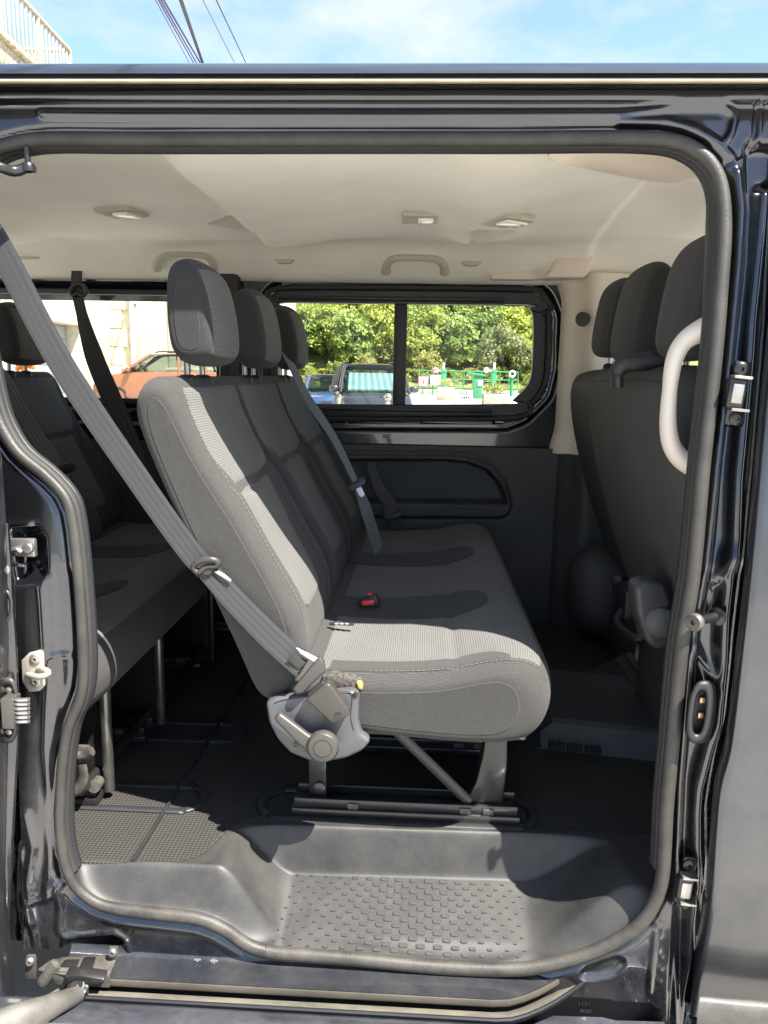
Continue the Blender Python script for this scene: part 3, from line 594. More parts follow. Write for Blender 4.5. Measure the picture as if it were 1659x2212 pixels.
# ribbed foot plate and console between the front seats
fp = [PZ(1295, 1520, 0.60), PZ(1345, 1448, 0.60), PZ(1382, 1462, 0.60), PZ(1395, 1520, 0.60), PZ(1340, 1560, 0.60)]
pl = rbox('foot_plate', (fp[0]+fp[2])/2+[0.0, 0.02, 0.03], (0.15, 0.26, 0.012), MT['door_plastic'], van, 0.004, rot=Matrix.Rotation(rad(-28), 3, 'Y'))
for k in range(4):
    rbox('rib', (fp[0]+fp[2])/2+[-0.045+0.03*k, 0.02, 0.012+0.0165*k], (0.010, 0.22, 0.012), MT['black_plastic'], pl, 0.004, rot=Matrix.Rotation(rad(-28), 3, 'Y'))
rbox('seat_base', (0.80, 1.78, 0.70), (0.34, 0.74, 0.27), MT['door_plastic'], van, 0.04)
rbox('seat_base', (0.86, 2.60, 0.70), (0.34, 0.44, 0.27), MT['door_plastic'], van, 0.04)
tube('wiring_loom', spline([PY(1330, 1250, 2.3), PY(1350, 1310, 2.2), PY(1335, 1345, 2.15), PY(1380, 1380, 2.05), PY(1400, 1330, 2.1)], 30), 0.016, MT['black_plastic'], van, 8)
rbox('seat_slide_motor', PY(1372, 1300, 2.2), (0.09, 0.12, 0.10), MT['black_plastic'], van, 0.01)

# ================================================================== headliner
hx = np.linspace(-2.52, 1.35, 330); hy = np.linspace(1.452, 3.035, 190)
HX, HY = np.meshgrid(hx, hy, indexing='ij'); HY = np.maximum(HY, 1.468+0.05*ss((HX-0.40)/0.06))
HZ = 1.990+0.012*np.sin((HY-1.4)/1.6*math.pi)
HZ -= 0.115*ss((HY-2.82)/0.20)**1.1                                 # rolls down to the window line
HZ -= 0.060*ss((1.54-HY)/0.10)                                      # and to the door opening
p, q = proj(np.stack([HX, HY, np.full_like(HX, 1.985)], -1))
inn = ss((HY-1.52)/0.25)*ss((2.80-HY)/0.10)
xr_ = HX+0.36+0.08*(HY-2.1)*0
def band(x0, wl, wr, amp):
    global HZ; u = HX-x0; HZ = HZ-amp*inn*np.where(u < 0, np.exp(-(u/wl)**2), np.exp(-(u/wr)**2))
band(-0.535, 0.030, 0.24, 0.045); band(0.13, 0.10, 0.14, 0.032); band(-1.45, 0.03, 0.2, 0.045)
def dimple(x, y, sx_, sy_, amp):
    global HZ; HZ = HZ+amp*np.maximum(0, 1-np.abs((HX-x)/sx_)-np.abs((HY-y)/sy_))**0.7
c_ = PZ(528, 508, 1.965); dimple(c_[0], c_[1], 0.12, 0.14, 0.055)
c_ = PZ(1025, 517, 1.965); dimple(c_[0], c_[1], 0.13, 0.14, 0.055)
jl = [(1200, 620), (1270, 545), (1330, 478), (1412, 400), (1440, 375)]
HZ += 0.006*np.exp(-(dpoly(p, q, jl)/3.0)**2) + 0.012*ss((p-np.interp(-q, [-y for x, y in jl], [x for x, y in jl]))/8)
HZ += 0.010*np.exp(-((HX-0.62-0.3*(HY-2.2))/0.12)**2)*ss((HX-0.4)/0.1)
HZ += 0.0008*np.sin(HX*19+HY*7)*np.cos(HY*23)
mesh('headliner', np.stack([HX, HY, HZ], -1).reshape(-1, 3), gridf(*HX.shape)[:, ::-1], MT['headliner'], van)
def ceil_lamp(x, y, tilt, sx_, sy_, lens=True):
    c = PZ(x, y, 1.99); i_, j_ = np.argmin(abs(hx-c[0])), np.argmin(abs(hy-c[1])); c = PZ(x, y, HZ[i_, j_]+0.004); R = Matrix.Rotation(tilt, 3, 'Z')
    b_ = rbox('ceiling_lamp', c+[0, 0, -0.006], (sx_, sy_, 0.022), MT['trim_taupe'], van, 0.006, rot=R)
    o_ = np.array(R @ Vector((sx_*0.16, 0, -0.017)))
    rbox('lens', c+o_, (sx_*0.44, sy_*0.72, 0.016), MT['lamp_lens'], b_, 0.004, rot=R)
    o_ = np.array(R @ Vector((-sx_*0.27, 0, -0.015))); rbox('switch', c+o_, (sx_*0.20, sy_*0.42, 0.012), MT['trim_taupe'], b_, 0.003, rot=R)
    return b_
ceil_lamp(262, 452, rad(-14), 0.125, 0.105); ceil_lamp(907, 464, rad(2), 0.105, 0.115)
ceil_lamp(1096, 470, rad(-55), 0.125, 0.105)
def rim(x, y): return PY(x, y, 2.93)
def grab(x0, x1, y0, y1, name='grab_handle'):
    xm = (x0+x1)/2; k = (x1-x0)/2
    q = [(x0+6, y1, 2.945), (x0+7, y1-12, 2.92), (x0+18, y0+12, 2.895), (xm-k*0.4, y0+7, 2.887), (xm+k*0.4, y0+8, 2.887), (x1-18, y0+13, 2.895), (x1-7, y1-11, 2.92), (x1-6, y1+1, 2.945)]
    return tube(name, spline([PY(*t) for t in q], 40), np.interp(np.linspace(0, 1, 40), [0, .12, .3, .7, .88, 1], [.018, .014, .0105, .0105, .014, .018]), MT['trim_taupe'], van, 12, flat=(0.9, 1.0))
grab(332, 466, 543, 580); grab(828, 966, 550, 588)
def hookcap(x0, x1, y0, y1):
    pts = [(x0, y0), (x1, y0+1), (x1-2, y1-9), (x1-12, y1), (x0+14, y1), (x0+3, y1-9)]
    prism('coat_hook', [PY(x, y, 2.915) for x, y in pts], (0, 0.06, 0), MT['trim_taupe'], van, 0.005)
hookcap(588, 640, 544, 569); hookcap(992, 1044, 549, 574); hookcap(18, 94, 536, 559)
# rail trim above the window and the box where it meets the front headliner
prism('upper_pillar_trim', [PY(x, y, 2.90) for x, y in ((1207, 549), (1272, 543), (1283, 551), (1272, 592), (1262, 600), (1176, 600), (1190, 585))], (0, 0.11, 0), MT['trim_cream'], van, 0.010)
prism('cantrail_trim', [PY(x, y, 2.945) for x, y in ((1060, 592), (1190, 580), (1200, 600), (1150, 604), (1060, 603))], (0, 0.07, 0), MT['trim_cream'], van, 0.006)
ex('cantrail_trim', [(2.985, 1.905), (2.975, 1.893), (3.0, 1.880), (3.04, 1.885)], -2.5, 0.6, MT['headliner'], 4)
# overhead shelf edge over the front seats
sh = [(1186, 338), (1210, 352), (1300, 372), (1400, 391), (1470, 396), (1520, 386)]
s3 = np.array([PY(x, y, 1.60+0.0004*(x-1186)) for x, y in sh]); s4 = np.array([PY(x, y, 1.60) for x, y in ((1186, 322), (1240, 330), (1330, 348), (1420, 366), (1490, 384), (1530, 380))])
grid('overhead_shelf', np.stack([spline(s4+[0, -0.10, 0.02], 24), spline(s4, 24), spline(s3, 24), spline(s3+[0, 0.10, 0.045], 24)], 1), MT['trim_cream'], van)

# ---- cream grab loop on the front pillar
gl = [(1560, 700, 1.42), (1520, 712, 1.425), (1478, 738, 1.43), (1456, 780, 1.43), (1446, 850, 1.43), (1443, 915, 1.43), (1450, 960, 1.43), (1470, 990, 1.43), (1500, 1008, 1.425), (1545, 1020, 1.42)]
gp = spline([PY(*t) for t in gl], 60)
tube('grab_handle', gp, np.interp(np.linspace(0, 1, 60), [0, .2, .45, .75, 1], [.026, .017, .0135, .017, .024]), MT['handle_cream'], van, 14, flat=(1.2, 0.95))
zz = np.linspace(0.6, 1.9, 20)
grid('front_pillar_trim', np.stack([[(0.490, float(Yd(z))+0.050, z), (0.50, float(Yd(z))+0.075, z), (0.56, float(Yd(z))+0.09, z), (0.72, float(Yd(z))+0.08, z)] for z in zz]), MT['handle_cream'], van)
# ================================================================== fittings on the door frame
def on(x, y, off): return PD(x, y, off)
# upper latch plate on the front pillar
def latch(c, s, sk):
    b_ = rbox('latch_plate', c, (0.028*s, 0.012, 0.108*s), MT['black_metal'], van, 0.003, rot=sk)
    for dz in (0.040, -0.042): lathe('bolt', [(0.012*s, 0), (0.012*s, 0.004), (0.009*s, 0.006), (0.004*s, 0.006), (0.0035*s, 0.002), (0.0005, 0.002)], c+[0.004*math.copysign(1, dz)*0, -0.006, dz*s], (0, -1, 0), MT['black_metal'], b_, 16)
    o_ = c+[-0.010*s, -0.012, 0]
    rbox('latch_socket', o_, (0.030*s, 0.030, 0.050*s), MT['black_metal'], b_, 0.005, rot=sk)
    rbox('latch_slot', o_+[0.0, -0.0155, 0], (0.018*s, 0.004, 0.032*s), MT['grey_metal'], b_, 0.001, rot=sk)
    for dz in (0.027, -0.027): rbox('latch_wing', o_+[0.006*s, -0.010, dz*s], (0.030*s, 0.022, 0.005*s), MT['grey_metal'], b_, 0.001, rot=sk)
latch(on(1592, 850, 0.004), 1.0, rad(5)); latch(on(1482, 1903, -0.002), 0.95, rad(4))
# guide pin
pb = on(1550, 1331, 0.005); pe = on(1505, 1343, 0.045)
ax_ = pe-pb; ln = np.linalg.norm(ax_)
gpn = lathe('guide_pin', [(0.016, 0), (0.016, 0.004), (0.0085, 0.006), (0.0075, ln*0.8), (0.0075, ln)], pb, ax_, MT['black_metal'], van, 20)
lathe('pin_head', [(0.0145, 0), (0.0155, 0.003), (0.0155, 0.009), (0.013, 0.012), (0.0045, 0.012), (0.004, 0.007), (0.0004, 0.007)], pe, ax_, MT['worn_metal'], gpn, 24)
# electrical contact plate
def oval(cx, cy, w, hh_, off, n=40, e=2.6, sh=0.0):
    t = np.linspace(0, 2*math.pi, n, endpoint=False)
    u = np.sign(np.cos(t))*np.abs(np.cos(t))**(2/e)*w; v = np.sign(np.sin(t))*np.abs(np.sin(t))**(2/e)*hh_
    return np.array([PD(cx+a_+sh*b_, cy+b_, off) for a_, b_ in zip(u, v)])
R_ = [oval(1520, 1538, 25, 68, o_, sh=-0.12) for o_ in (0.0, 0.012, 0.014)]+[oval(1512, 1538, 27, 68, o_, sh=-0.12) for o_ in (0.020, 0.030)]+[oval(1511, 1538, w_, h_, o_, sh=-0.12) for w_, h_, o_ in ((23, 63, 0.036), (15, 50, 0.036), (12, 46, 0.020), (11.5, 45, 0.010))]
cp = grid('contact_plate', np.stack(R_, 0), MT['black_plastic'], van, cm=True)
mesh('contact_base', oval(1511, 1538, 13, 47, 0.014, sh=-0.12), [list(range(40))], MT['black_plastic'], cp, False)
for yy in (1512, 1545): rbox('contact', PD(1514-0.12*(yy-1538), yy, 0.018), (0.010, 0.006, 0.011), MT['brass'], cp, 0.002)
# striker loop on the rear pillar
st = prism('striker_plate', [PD(x, y, 0.004) for x, y in ((50, 1424), (66, 1408), (90, 1402), (97, 1410), (100, 1478), (90, 1490), (66, 1492), (52, 1470))], (0, -0.007, 0), MT['zinc'], van, 0.002)
for yy in (1424, 1472): lathe('screw', [(0.0105, 0), (0.0105, 0.002), (0.008, 0.004), (0.003, 0.004), (0.002, 0.001), (0.0004, 0.001)], PD(76, yy, 0.010), (0, -1, 0), MT['grey_metal'], st, 18)
tube('striker_loop', spline([PD(60, 1460, 0.006), PD(62, 1458, 0.020), PD(84, 1462, 0.034), PD(102, 1457, 0.036), PD(104, 1451, 0.034), PD(92, 1446, 0.024), PD(82, 1447, 0.006)], 30), 0.0055, MT['zinc'], st, 10)
# bracket in the rear pillar pocket
bk = rbox('door_stop_bracket', PD(48, 1182, -0.012), (0.052, 0.012, 0.034), MT['grey_metal'], van, 0.003)
lathe('bolt', [(0.0105, 0), (0.0105, 0.004), (0.008, 0.007), (0.003, 0.007), (0.0025, 0.002), (0.0004, 0.002)], PD(62, 1184, 0.0), (0, -1, 0), MT['bright_metal'], bk, 18)
tube('bracket_hook', spline([PD(22, 1190, -0.01), PD(34, 1187, 0.006), PD(46, 1192, 0.004)], 14), 0.005, MT['bright_metal'], bk, 8)
rbox('bracket_tab', PD(40, 1220, -0.012), (0.028, 0.012, 0.006), MT['grey_metal'], bk, 0.002)
# lower hinge bracket on the sill
zpl = 0.418
hb = prism('roller_bracket', [PZ(x, y, zpl) for x, y in ((80, 2094), (108, 2074), (140, 2066), (256, 2062), (236, 2106), (160, 2108), (112, 2100))], (0, 0, -0.004), MT['worn_metal'], van, 0.0015)
prism('bracket_lip', [PZ(x, y, zpl) for x, y in ((108, 2100), (236, 2106))]+[PZ(x, y, zpl)-[0, 0.002, 0.026] for x, y in ((236, 2106), (118, 2100))], (0, 0.004, 0), MT['worn_metal'], hb, 0.0012)
for (x, y, w_, h_) in ((66, 2090, 23, 52), (244, 2060, 21, 28)):
    t_ = prism('bracket_tab', [PY(x+dx*w_/2, y+dy*h_/2, 1.272) for dx, dy in ((-1, -0.8), (-0.7, -1), (0.8, -1), (1, -0.7), (1, 1), (-1, 1))], (0, 0.004, 0), MT['worn_metal'], hb, 0.0012)
    lathe('bolt', [(0.0085, 0), (0.0085, 0.004), (0.006, 0.007), (0.0025, 0.007), (0.002, 0.002), (0.0004, 0.002)], PY(x, y-(14 if x < 100 else 4), 1.272), (0, -1, 0.1), MT['grey_metal'], hb, 16)
for q4 in (((129, 2086), (140, 2072), (172, 2071), (166, 2087)), ((170, 2089), (182, 2066), (207, 2066), (200, 2091))):
    prism('bracket_pad', [PZ(x, y, zpl+0.004) for x, y in q4], (0, 0, -0.004), MT['black_metal'], hb, 0.0015)
# print on the sill: maker's stamp in a diamond and rows of tiny type
def text(name, s, c, size, m, parent, rx=90, mirror=False, rz_=0):
    cu = bpy.data.curves.new(name, 'FONT'); cu.body = s; cu.size = size; cu.align_x = 'CENTER'; cu.align_y = 'CENTER'; cu.extrude = 0.0002
    t_ = bpy.data.objects.new(name, cu); dg = bpy.context.evaluated_depsgraph_get(); COL.objects.link(t_); dg.update()
    me = bpy.data.meshes.new_from_object(t_.evaluated_get(dg)); bpy.data.objects.remove(t_)
    Mx = Matrix.Translation(Vector(np.array(c)-ORI[parent.name])) @ Matrix.Rotation(rad(rz_), 4, 'Z') @ Matrix.Rotation(rad(rx), 4, 'X') @ Matrix.Diagonal((-1 if mirror else 1, 1, 1, 1))
    me.transform(Mx); me.materials.append(m); return link(name, me, parent)
dm = [PD(462+dx, 2076+dy, 0.0115) for dx, dy in ((-9, 0), (0, -6), (9, 0), (0, 6))]
text('stamp', 'D57', PD(462, 2076.5, 0.012), 0.0068, MT['white_print'], fr)
vv = []; 
for k in range(4): 
    a_, b_ = dm[k], dm[(k+1) % 4]; i_ = sum(dm)/4; vv += [a_, b_, b_+(i_-b_)*0.14, a_+(i_-a_)*0.14]
mesh('stamp', vv, [[0, 1, 2, 3], [4, 5, 6, 7], [8, 9, 10, 11], [12, 13, 14, 15]], MT['white_print'], fr, False)
vv, ff = [], []
for r_, n_ in ((0, 7), (1, 6), (2, 2)):
    for i in range(n_):
        x = 427-n_*1.1+i*2.2; y = 2071+r_*2.4; vv += [PD(x, y, .0115), PD(x+1.6, y, .0115), PD(x+1.6, y+1.6, .0115), PD(x, y+1.6, .0115)]; ff.append([len(vv)-4, len(vv)-3, len(vv)-2, len(vv)-1])
mesh('stamp', vv, ff, MT['white_print'], fr, False)
text('stamp', '1121', PY(1262, 2168, 1.342), 0.012, MT['grey_metal'], van); text('stamp', '8085', PY(1266, 2184, 1.342), 0.012, MT['grey_metal'], van)
# ================================================================== sliding door, pushed back along the side
sdoor = empty('sliding_door', PY(-60, 2212, 1.19)*[1, 1, 0]+[0, 0, 0.38], 'grey edge of the opened sliding door beside the rear pillar', 'van door')
pts = [(-900, 330), (-330, 330), (-180, 420), (-120, 600), (-70, 760), (-25, 860), (2, 1000), (12, 1150), (16, 1400), (15, 1600), (14, 1692), (11, 1853), (10, 1928), (18, 2021), (29, 2121), (38, 2235), (-900, 2235)]
prism('door_skin', [PY(x-26, y, 1.215) for x, y in pts], (0, 0.045, 0), MT['paint_skin'], sdoor, 0.006)
edge2 = spline([(20, 1130), (27, 1223), (30, 1295), (38, 1402), (42, 1581), (36, 1700), (28, 1853), (24, 1928), (22, 2021), (30, 2121)], 40)
grid('door_edge', np.stack([np.array([PY(x-70, y, 1.262) for x, y in edge2]), np.array([PY(x-10, y, 1.262) for x, y in edge2]), np.array([PY(x, y, 1.268) for x, y in edge2]), np.array([PY(x-2, y, 1.285) for x, y in edge2])], 1), MT['paint'], sdoor)
def oval2(cx, cy, w, hh_, Y, n=36, e=2.8, sh=0.0):
    t = np.linspace(0, 2*math.pi, n, endpoint=False)
    u = np.sign(np.cos(t))*np.abs(np.cos(t))**(2/e)*w; v = np.sign(np.sin(t))*np.abs(np.sin(t))**(2/e)*hh_
    return np.array([PY(cx+a_+sh*b_, cy+b_, Y) for a_, b_ in zip(u, v)])
plug = grid('contact_plug', np.stack([oval2(16, 1534, 25, 72, 1.262), oval2(16, 1534, 25, 72, 1.250), oval2(15, 1534, 22, 67, 1.244), oval2(15, 1534, 17, 58, 1.244), oval2(15, 1534, 15, 55, 1.252)], 0), MT['buckle_plastic'], sdoor, cm=True)
mesh('plug_base', oval2(15, 1534, 16, 56, 1.2505), [list(range(36))], MT['black_plastic'], plug, False)
rbox('plug_block', PY(25, 1535, 1.236), (0.022, 0.03, 0.056), MT['lever_plastic'], plug, 0.002)
for k in range(6): 
    pa, pb_ = PY(35, 1512+k*9.4, 1.230), PY(62, 1511+k*9.4, 1.222)
    tube('pin', np.linspace(pa, pb_, 5), 0.0036, MT['bright_metal'], plug, 10)
for yy in (1490, 1582): lathe('screw', [(0.006, 0), (0.006, 0.002), (0.0005, 0.003)], PY(20, yy, 1.250), (0, -1, 0), MT['grey_metal'], plug, 14)
lo = grid('lock_opening', np.stack([oval2(4, 1310, 24, 40, 1.264, e=2.2), oval2(4, 1310, 24, 40, 1.255, e=2.2), oval2(4, 1310, 19, 33, 1.253, e=2.2), oval2(4, 1310, 16, 29, 1.262, e=2.2)], 0), MT['buckle_plastic'], sdoor, cm=True)
lathe('bolt', [(0.008, 0), (0.008, 0.004), (0.005, 0.006), (0.0005, 0.006)], PY(14, 1230, 1.262), (0, -1, 0), MT['grey_metal'], sdoor, 14)
# swing arm at the bottom and hook arm at the top
ap = spline([PY(-40, 2250, 1.05), PY(50, 2205, 1.085), PY(115, 2172, 1.135), PY(160, 2152, 1.185)], 20)
arm = tube('swing_arm', ap, np.interp(np.linspace(0, 1, 20), [0, .6, 1], [.036, .025, .019]), MT['arm_dusty'] if 'arm_dusty' in MT else mat('arm_dusty', (0.055, 0.052, 0.046), 0.6, 0.2, var=0.3, vscale=12, dust=0.3), sdoor, 14, flat=(0.8, 1.15))
lathe('arm_pivot', [(0.018, -0.012), (0.020, -0.004), (0.020, 0.006), (0.012, 0.010), (0.011, 0.013), (0.0005, 0.013)], PY(168, 2138, 1.206), (0, -0.3, 1), MT['black_metal'], sdoor, 20)
lathe('pivot_cap', [(0.012, 0), (0.012, 0.003), (0.0005, 0.004)], PY(168, 2132, 1.203), (0, -0.3, 1), MT['grey_metal'], sdoor, 18)
prism('arm_link', [PY(x, y, 1.210) for x, y in ((138, 2110), (172, 2108), (225, 2116), (222, 2128), (196, 2132), (165, 2142), (148, 2132))], (0, 0.02, 0.004), MT['black_metal'], sdoor, 0.003)
lathe('roller', [(0.0005, 0), (0.011, 0.0), (0.012, 0.004), (0.012, 0.042), (0.0005, 0.046)], PY(91, 2124, 1.235), (0.55, 0.3, 0.75), MT['worn_metal'], sdoor, 18)
up_ = tube('hook_arm', spline([PY(-60, 350, 1.36), PY(-5, 360, 1.38), PY(30, 370, 1.40), PY(58, 362, 1.41), PY(66, 358, 1.412)], 20), 0.0095, MT['black_metal'], sdoor, 10, flat=(1, 1))
lathe('hook_roller', [(0.0005, -0.002), (0.012, 0), (0.013, 0.008), (0.010, 0.014), (0.0052, 0.015), (0.0052, 0.042), (0.0005, 0.043)], PY(63, 372, 1.41), (-0.05, 0.0, 1), MT['black_metal'], sdoor, 18)
# ================================================================== seats
class Pillow:
    """upholstered body: closed side outline (X, Z) drawn across the width Y, ends rounded by r"""
    def __init__(s, loop, n=120):
        s.l = spline(loop, n, True); s.n = n
        t = np.roll(s.l, -1, 0)-np.roll(s.l, 1, 0); nn = np.stack([t[:, 1], -t[:, 0]], 1); nn /= np.linalg.norm(nn, axis=1)[:, None]
        area = 0.5*np.sum(s.l[:, 0]*np.roll(s.l[:, 1], -1)-np.roll(s.l[:, 0], -1)*s.l[:, 1])
        s.nn = nn*np.sign(area); s.arc = np.r_[0, np.cumsum(np.linalg.norm(np.diff(np.vstack([s.l, s.l[:1]]), axis=0), axis=1))]
        s.disp = lambda Y, i: np.zeros(np.broadcast(Y, i).shape)
    def at(s, Y, i, off=0.0):
        Y = np.asarray(Y, float); i = np.asarray(i, float); k = np.arange(s.n+1)
        c = lambda a: np.interp(i % s.n, k, np.r_[a, a[:1]])
        o = s.disp(Y, i)+off; x = c(s.l[:, 0])+c(s.nn[:, 0])*o; z = c(s.l[:, 1])+c(s.nn[:, 1])*o
        return np.stack([x, Y+0*x, z], -1)
    def arcat(s, i): return np.interp(np.asarray(i, float), np.arange(s.n+1), s.arc)
    def idx(s, x, z): return int(np.argmin((s.l[:, 0]-x)**2+(s.l[:, 1]-z)**2))
    def build(s, name, y0, y1, r, m, parent, ny=44, bulge=0.006):
        i = np.arange(s.n); rows = []; K = 7
        def cap(yend, sgn):
            out = []; q = s.at(np.full(s.n, yend-sgn*r), i)[:, [0, 2]]; done = 0.0
            for a in np.linspace(0, math.pi/2, K+1)[1:]:
                ins = 0.5*r*(1-math.cos(a))
                for _ in range(4):                                    # small insets with smoothing keep the ring free of folds
                    t = np.roll(q, -1, 0)-np.roll(q, 1, 0); nv = np.stack([t[:, 1], -t[:, 0]], 1); nv /= np.linalg.norm(nv, axis=1)[:, None]+1e-9
                    ar = 0.5*np.sum(q[:, 0]*np.roll(q[:, 1], -1)-np.roll(q[:, 0], -1)*q[:, 1]); q = q-nv*np.sign(ar)*(ins-done)/4
                    q = 0.5*q+0.25*(np.roll(q, 1, 0)+np.roll(q, -1, 0))
                done = ins; out.append(np.stack([q[:, 0], np.full(s.n, yend-sgn*r*(1-math.sin(a))), q[:, 1]], 1))
            for _ in range(2):
                t = np.roll(q, -1, 0)-np.roll(q, 1, 0); nv = np.stack([t[:, 1], -t[:, 0]], 1); nv /= np.linalg.norm(nv, axis=1)[:, None]+1e-9
                q = q-nv*np.sign(ar)*0.0025; q = 0.5*q+0.25*(np.roll(q, 1, 0)+np.roll(q, -1, 0)); out.append(np.stack([q[:, 0], np.full(s.n, yend+sgn*0.0003*(_+1)), q[:, 1]], 1))
            return out
        mid = [s.at(np.full(s.n, Y), i) for Y in np.linspace(y0+r, y1-r, ny)]
        rows = cap(y0, -1)[::-1]+mid+cap(y1, 1)
        P = np.stack(rows, 0); uvv = np.stack([P[..., 1]+0.0*P[..., 0], np.broadcast_to(s.arc[:-1], P.shape[:2])], -1)
        uvv = uvv.copy()
        for sl in (slice(0, K+2), slice(len(rows)-K-2, len(rows))): uvv[sl, :, 0] = P[sl, :, 0]; uvv[sl, :, 1] = P[sl, :, 2]
        fl = [list(q) for q in gridf(len(rows), s.n, False, True)]; fl.append(list(range(s.n))[::-1]); fl.append([(len(rows)-1)*s.n+k for k in range(s.n)])
        ob = mesh(name, P.reshape(-1, 3), fl, m, parent, True, uv=uvv.reshape(-1, 2)); ob.data.polygons[-1].use_smooth = False; ob.data.polygons[-2].use_smooth = False; return ob
    def panel(s, name, i0, i1, Ya, Yb, m, parent, off=0.0025, ni=40, ny=16, tuck=0.0022):
        """fabric panel lying on the surface between the curves Ya(t) and Yb(t), t along the outline"""
        t = np.linspace(0, 1, ni); I = i0+(i1-i0)*t
        ya = np.array([Ya(v) for v in t]); yb = np.array([Yb(v) for v in t])
        w = np.linspace(0, 1, ny); Y = ya[:, None]+(yb-ya)[:, None]*w[None]
        ed = np.minimum(np.minimum(w, 1-w)[None]*np.maximum(1e-4, (yb-ya))[:, None], np.minimum(t, 1-t)[:, None]*abs(s.arcat(i1)-s.arcat(i0)))
        o = -tuck+(off+tuck)*np.sqrt(np.clip(ed/0.012, 0, 1))
        P = s.at(Y, np.broadcast_to(I[:, None], Y.shape), o)
        A = np.broadcast_to(np.array([s.arcat(v) for v in I])[:, None], Y.shape)
        return grid(name, P, m, parent, uv=np.stack([Y, A], -1), flip=(i1 < i0))
def dashes(name, pts, m, parent, d=0.006, gap=0.004, r=0.0005):
    p = np.asarray(pts, float); L_ = np.r_[0, np.cumsum(np.linalg.norm(np.diff(p, axis=0), axis=1))]; vs, fs = [], []
    for s0 in np.arange(0, L_[-1]-d, d+gap):
        a, b = [np.array([np.interp(q_, L_, p[:, k]) for k in range(3)]) for q_ in (s0, s0+d)]
        t = (b-a)/np.linalg.norm(b-a); u = np.cross(t, [0.3, 1, 0.2]); u /= np.linalg.norm(u); w = np.cross(t, u); n0 = len(vs)
        for e_ in (a, b): vs += [e_+u*r, e_+w*r, e_-u*r, e_-w*r]
        fs += [[n0, n0+1, n0+5, n0+4], [n0+1, n0+2, n0+6, n0+5], [n0+2, n0+3, n0+7, n0+6], [n0+3, n0, n0+4, n0+7]]
    return mesh(name, vs, fs, m, parent, False)
def headrest(parent, x, y, z, hgt=0.225, wid=0.27, thk=0.128, lean=0.10, face=1, front_m='cloth_rib'):
    s = hgt/0.225; k = thk/0.128*face
    prof = [(0.003, 0.030), (-0.002, 0.07), (0.0, 0.13), (0.008, 0.185), (0.028, 0.214), (0.058, 0.223), (0.088, 0.211), (0.110, 0.178), (0.123, 0.12), (0.126, 0.06), (0.119, 0.026), (0.100, 0.006), (0.06, 0.0), (0.024, 0.006)]
    loop = [(x+k*(a-0.063)-lean*b*s*0.6*face, z+b*s) for a, b in prof]
    pl = Pillow(loop, 84); pl.disp = lambda Y, i: -0.020*(np.abs(Y-y)/(wid/2))**3.0*np.ones(np.broadcast(Y, i).shape)
    hr = pl.build('headrest', y-wid/2, y+wid/2, 0.028, MT['cloth_head'], parent, 24, 0.007)
    ia, ib = pl.idx(x+k*0.060-lean*0.2*s*0.6*face, z+0.225*s), pl.idx(x+k*(0.112-0.063), z+0.015*s)
    if front_m:
        if ib < ia and ib+84-ia < 50: ib += 84
        if ia < ib and ib-ia > 50: ia += 84
        pl.panel('front_panel', ia, ib, lambda t: y-wid/2+0.016, lambda t: y+wid/2-0.016, MT[front_m], hr, 0.0022, 36, 18)
    ring = pl.at(np.full(85, y-wid/2+0.012), np.arange(85), -0.008); dashes('stitching', ring, MT['thread'], hr)
    for dy in (-0.055, 0.055):
        xp = x-0.030*face if front_m else x+0.012; tube('post', [(xp, y+dy, z+0.02), (xp, y+dy, z-0.045)], 0.0065, MT['grey_metal'], hr, 10)
        lathe('post_sleeve', [(0.021, -0.02), (0.021, -0.006), (0.017, 0.0), (0.012, 0.003), (0.0005, 0.003)], (xp, y+dy, z-0.020), (0, 0, 1), MT['black_plastic'], hr, 18)
    return hr
BND = [1.412, 1.89, 2.41, 2.925]; HRY = [1.63, 2.145, 2.665]
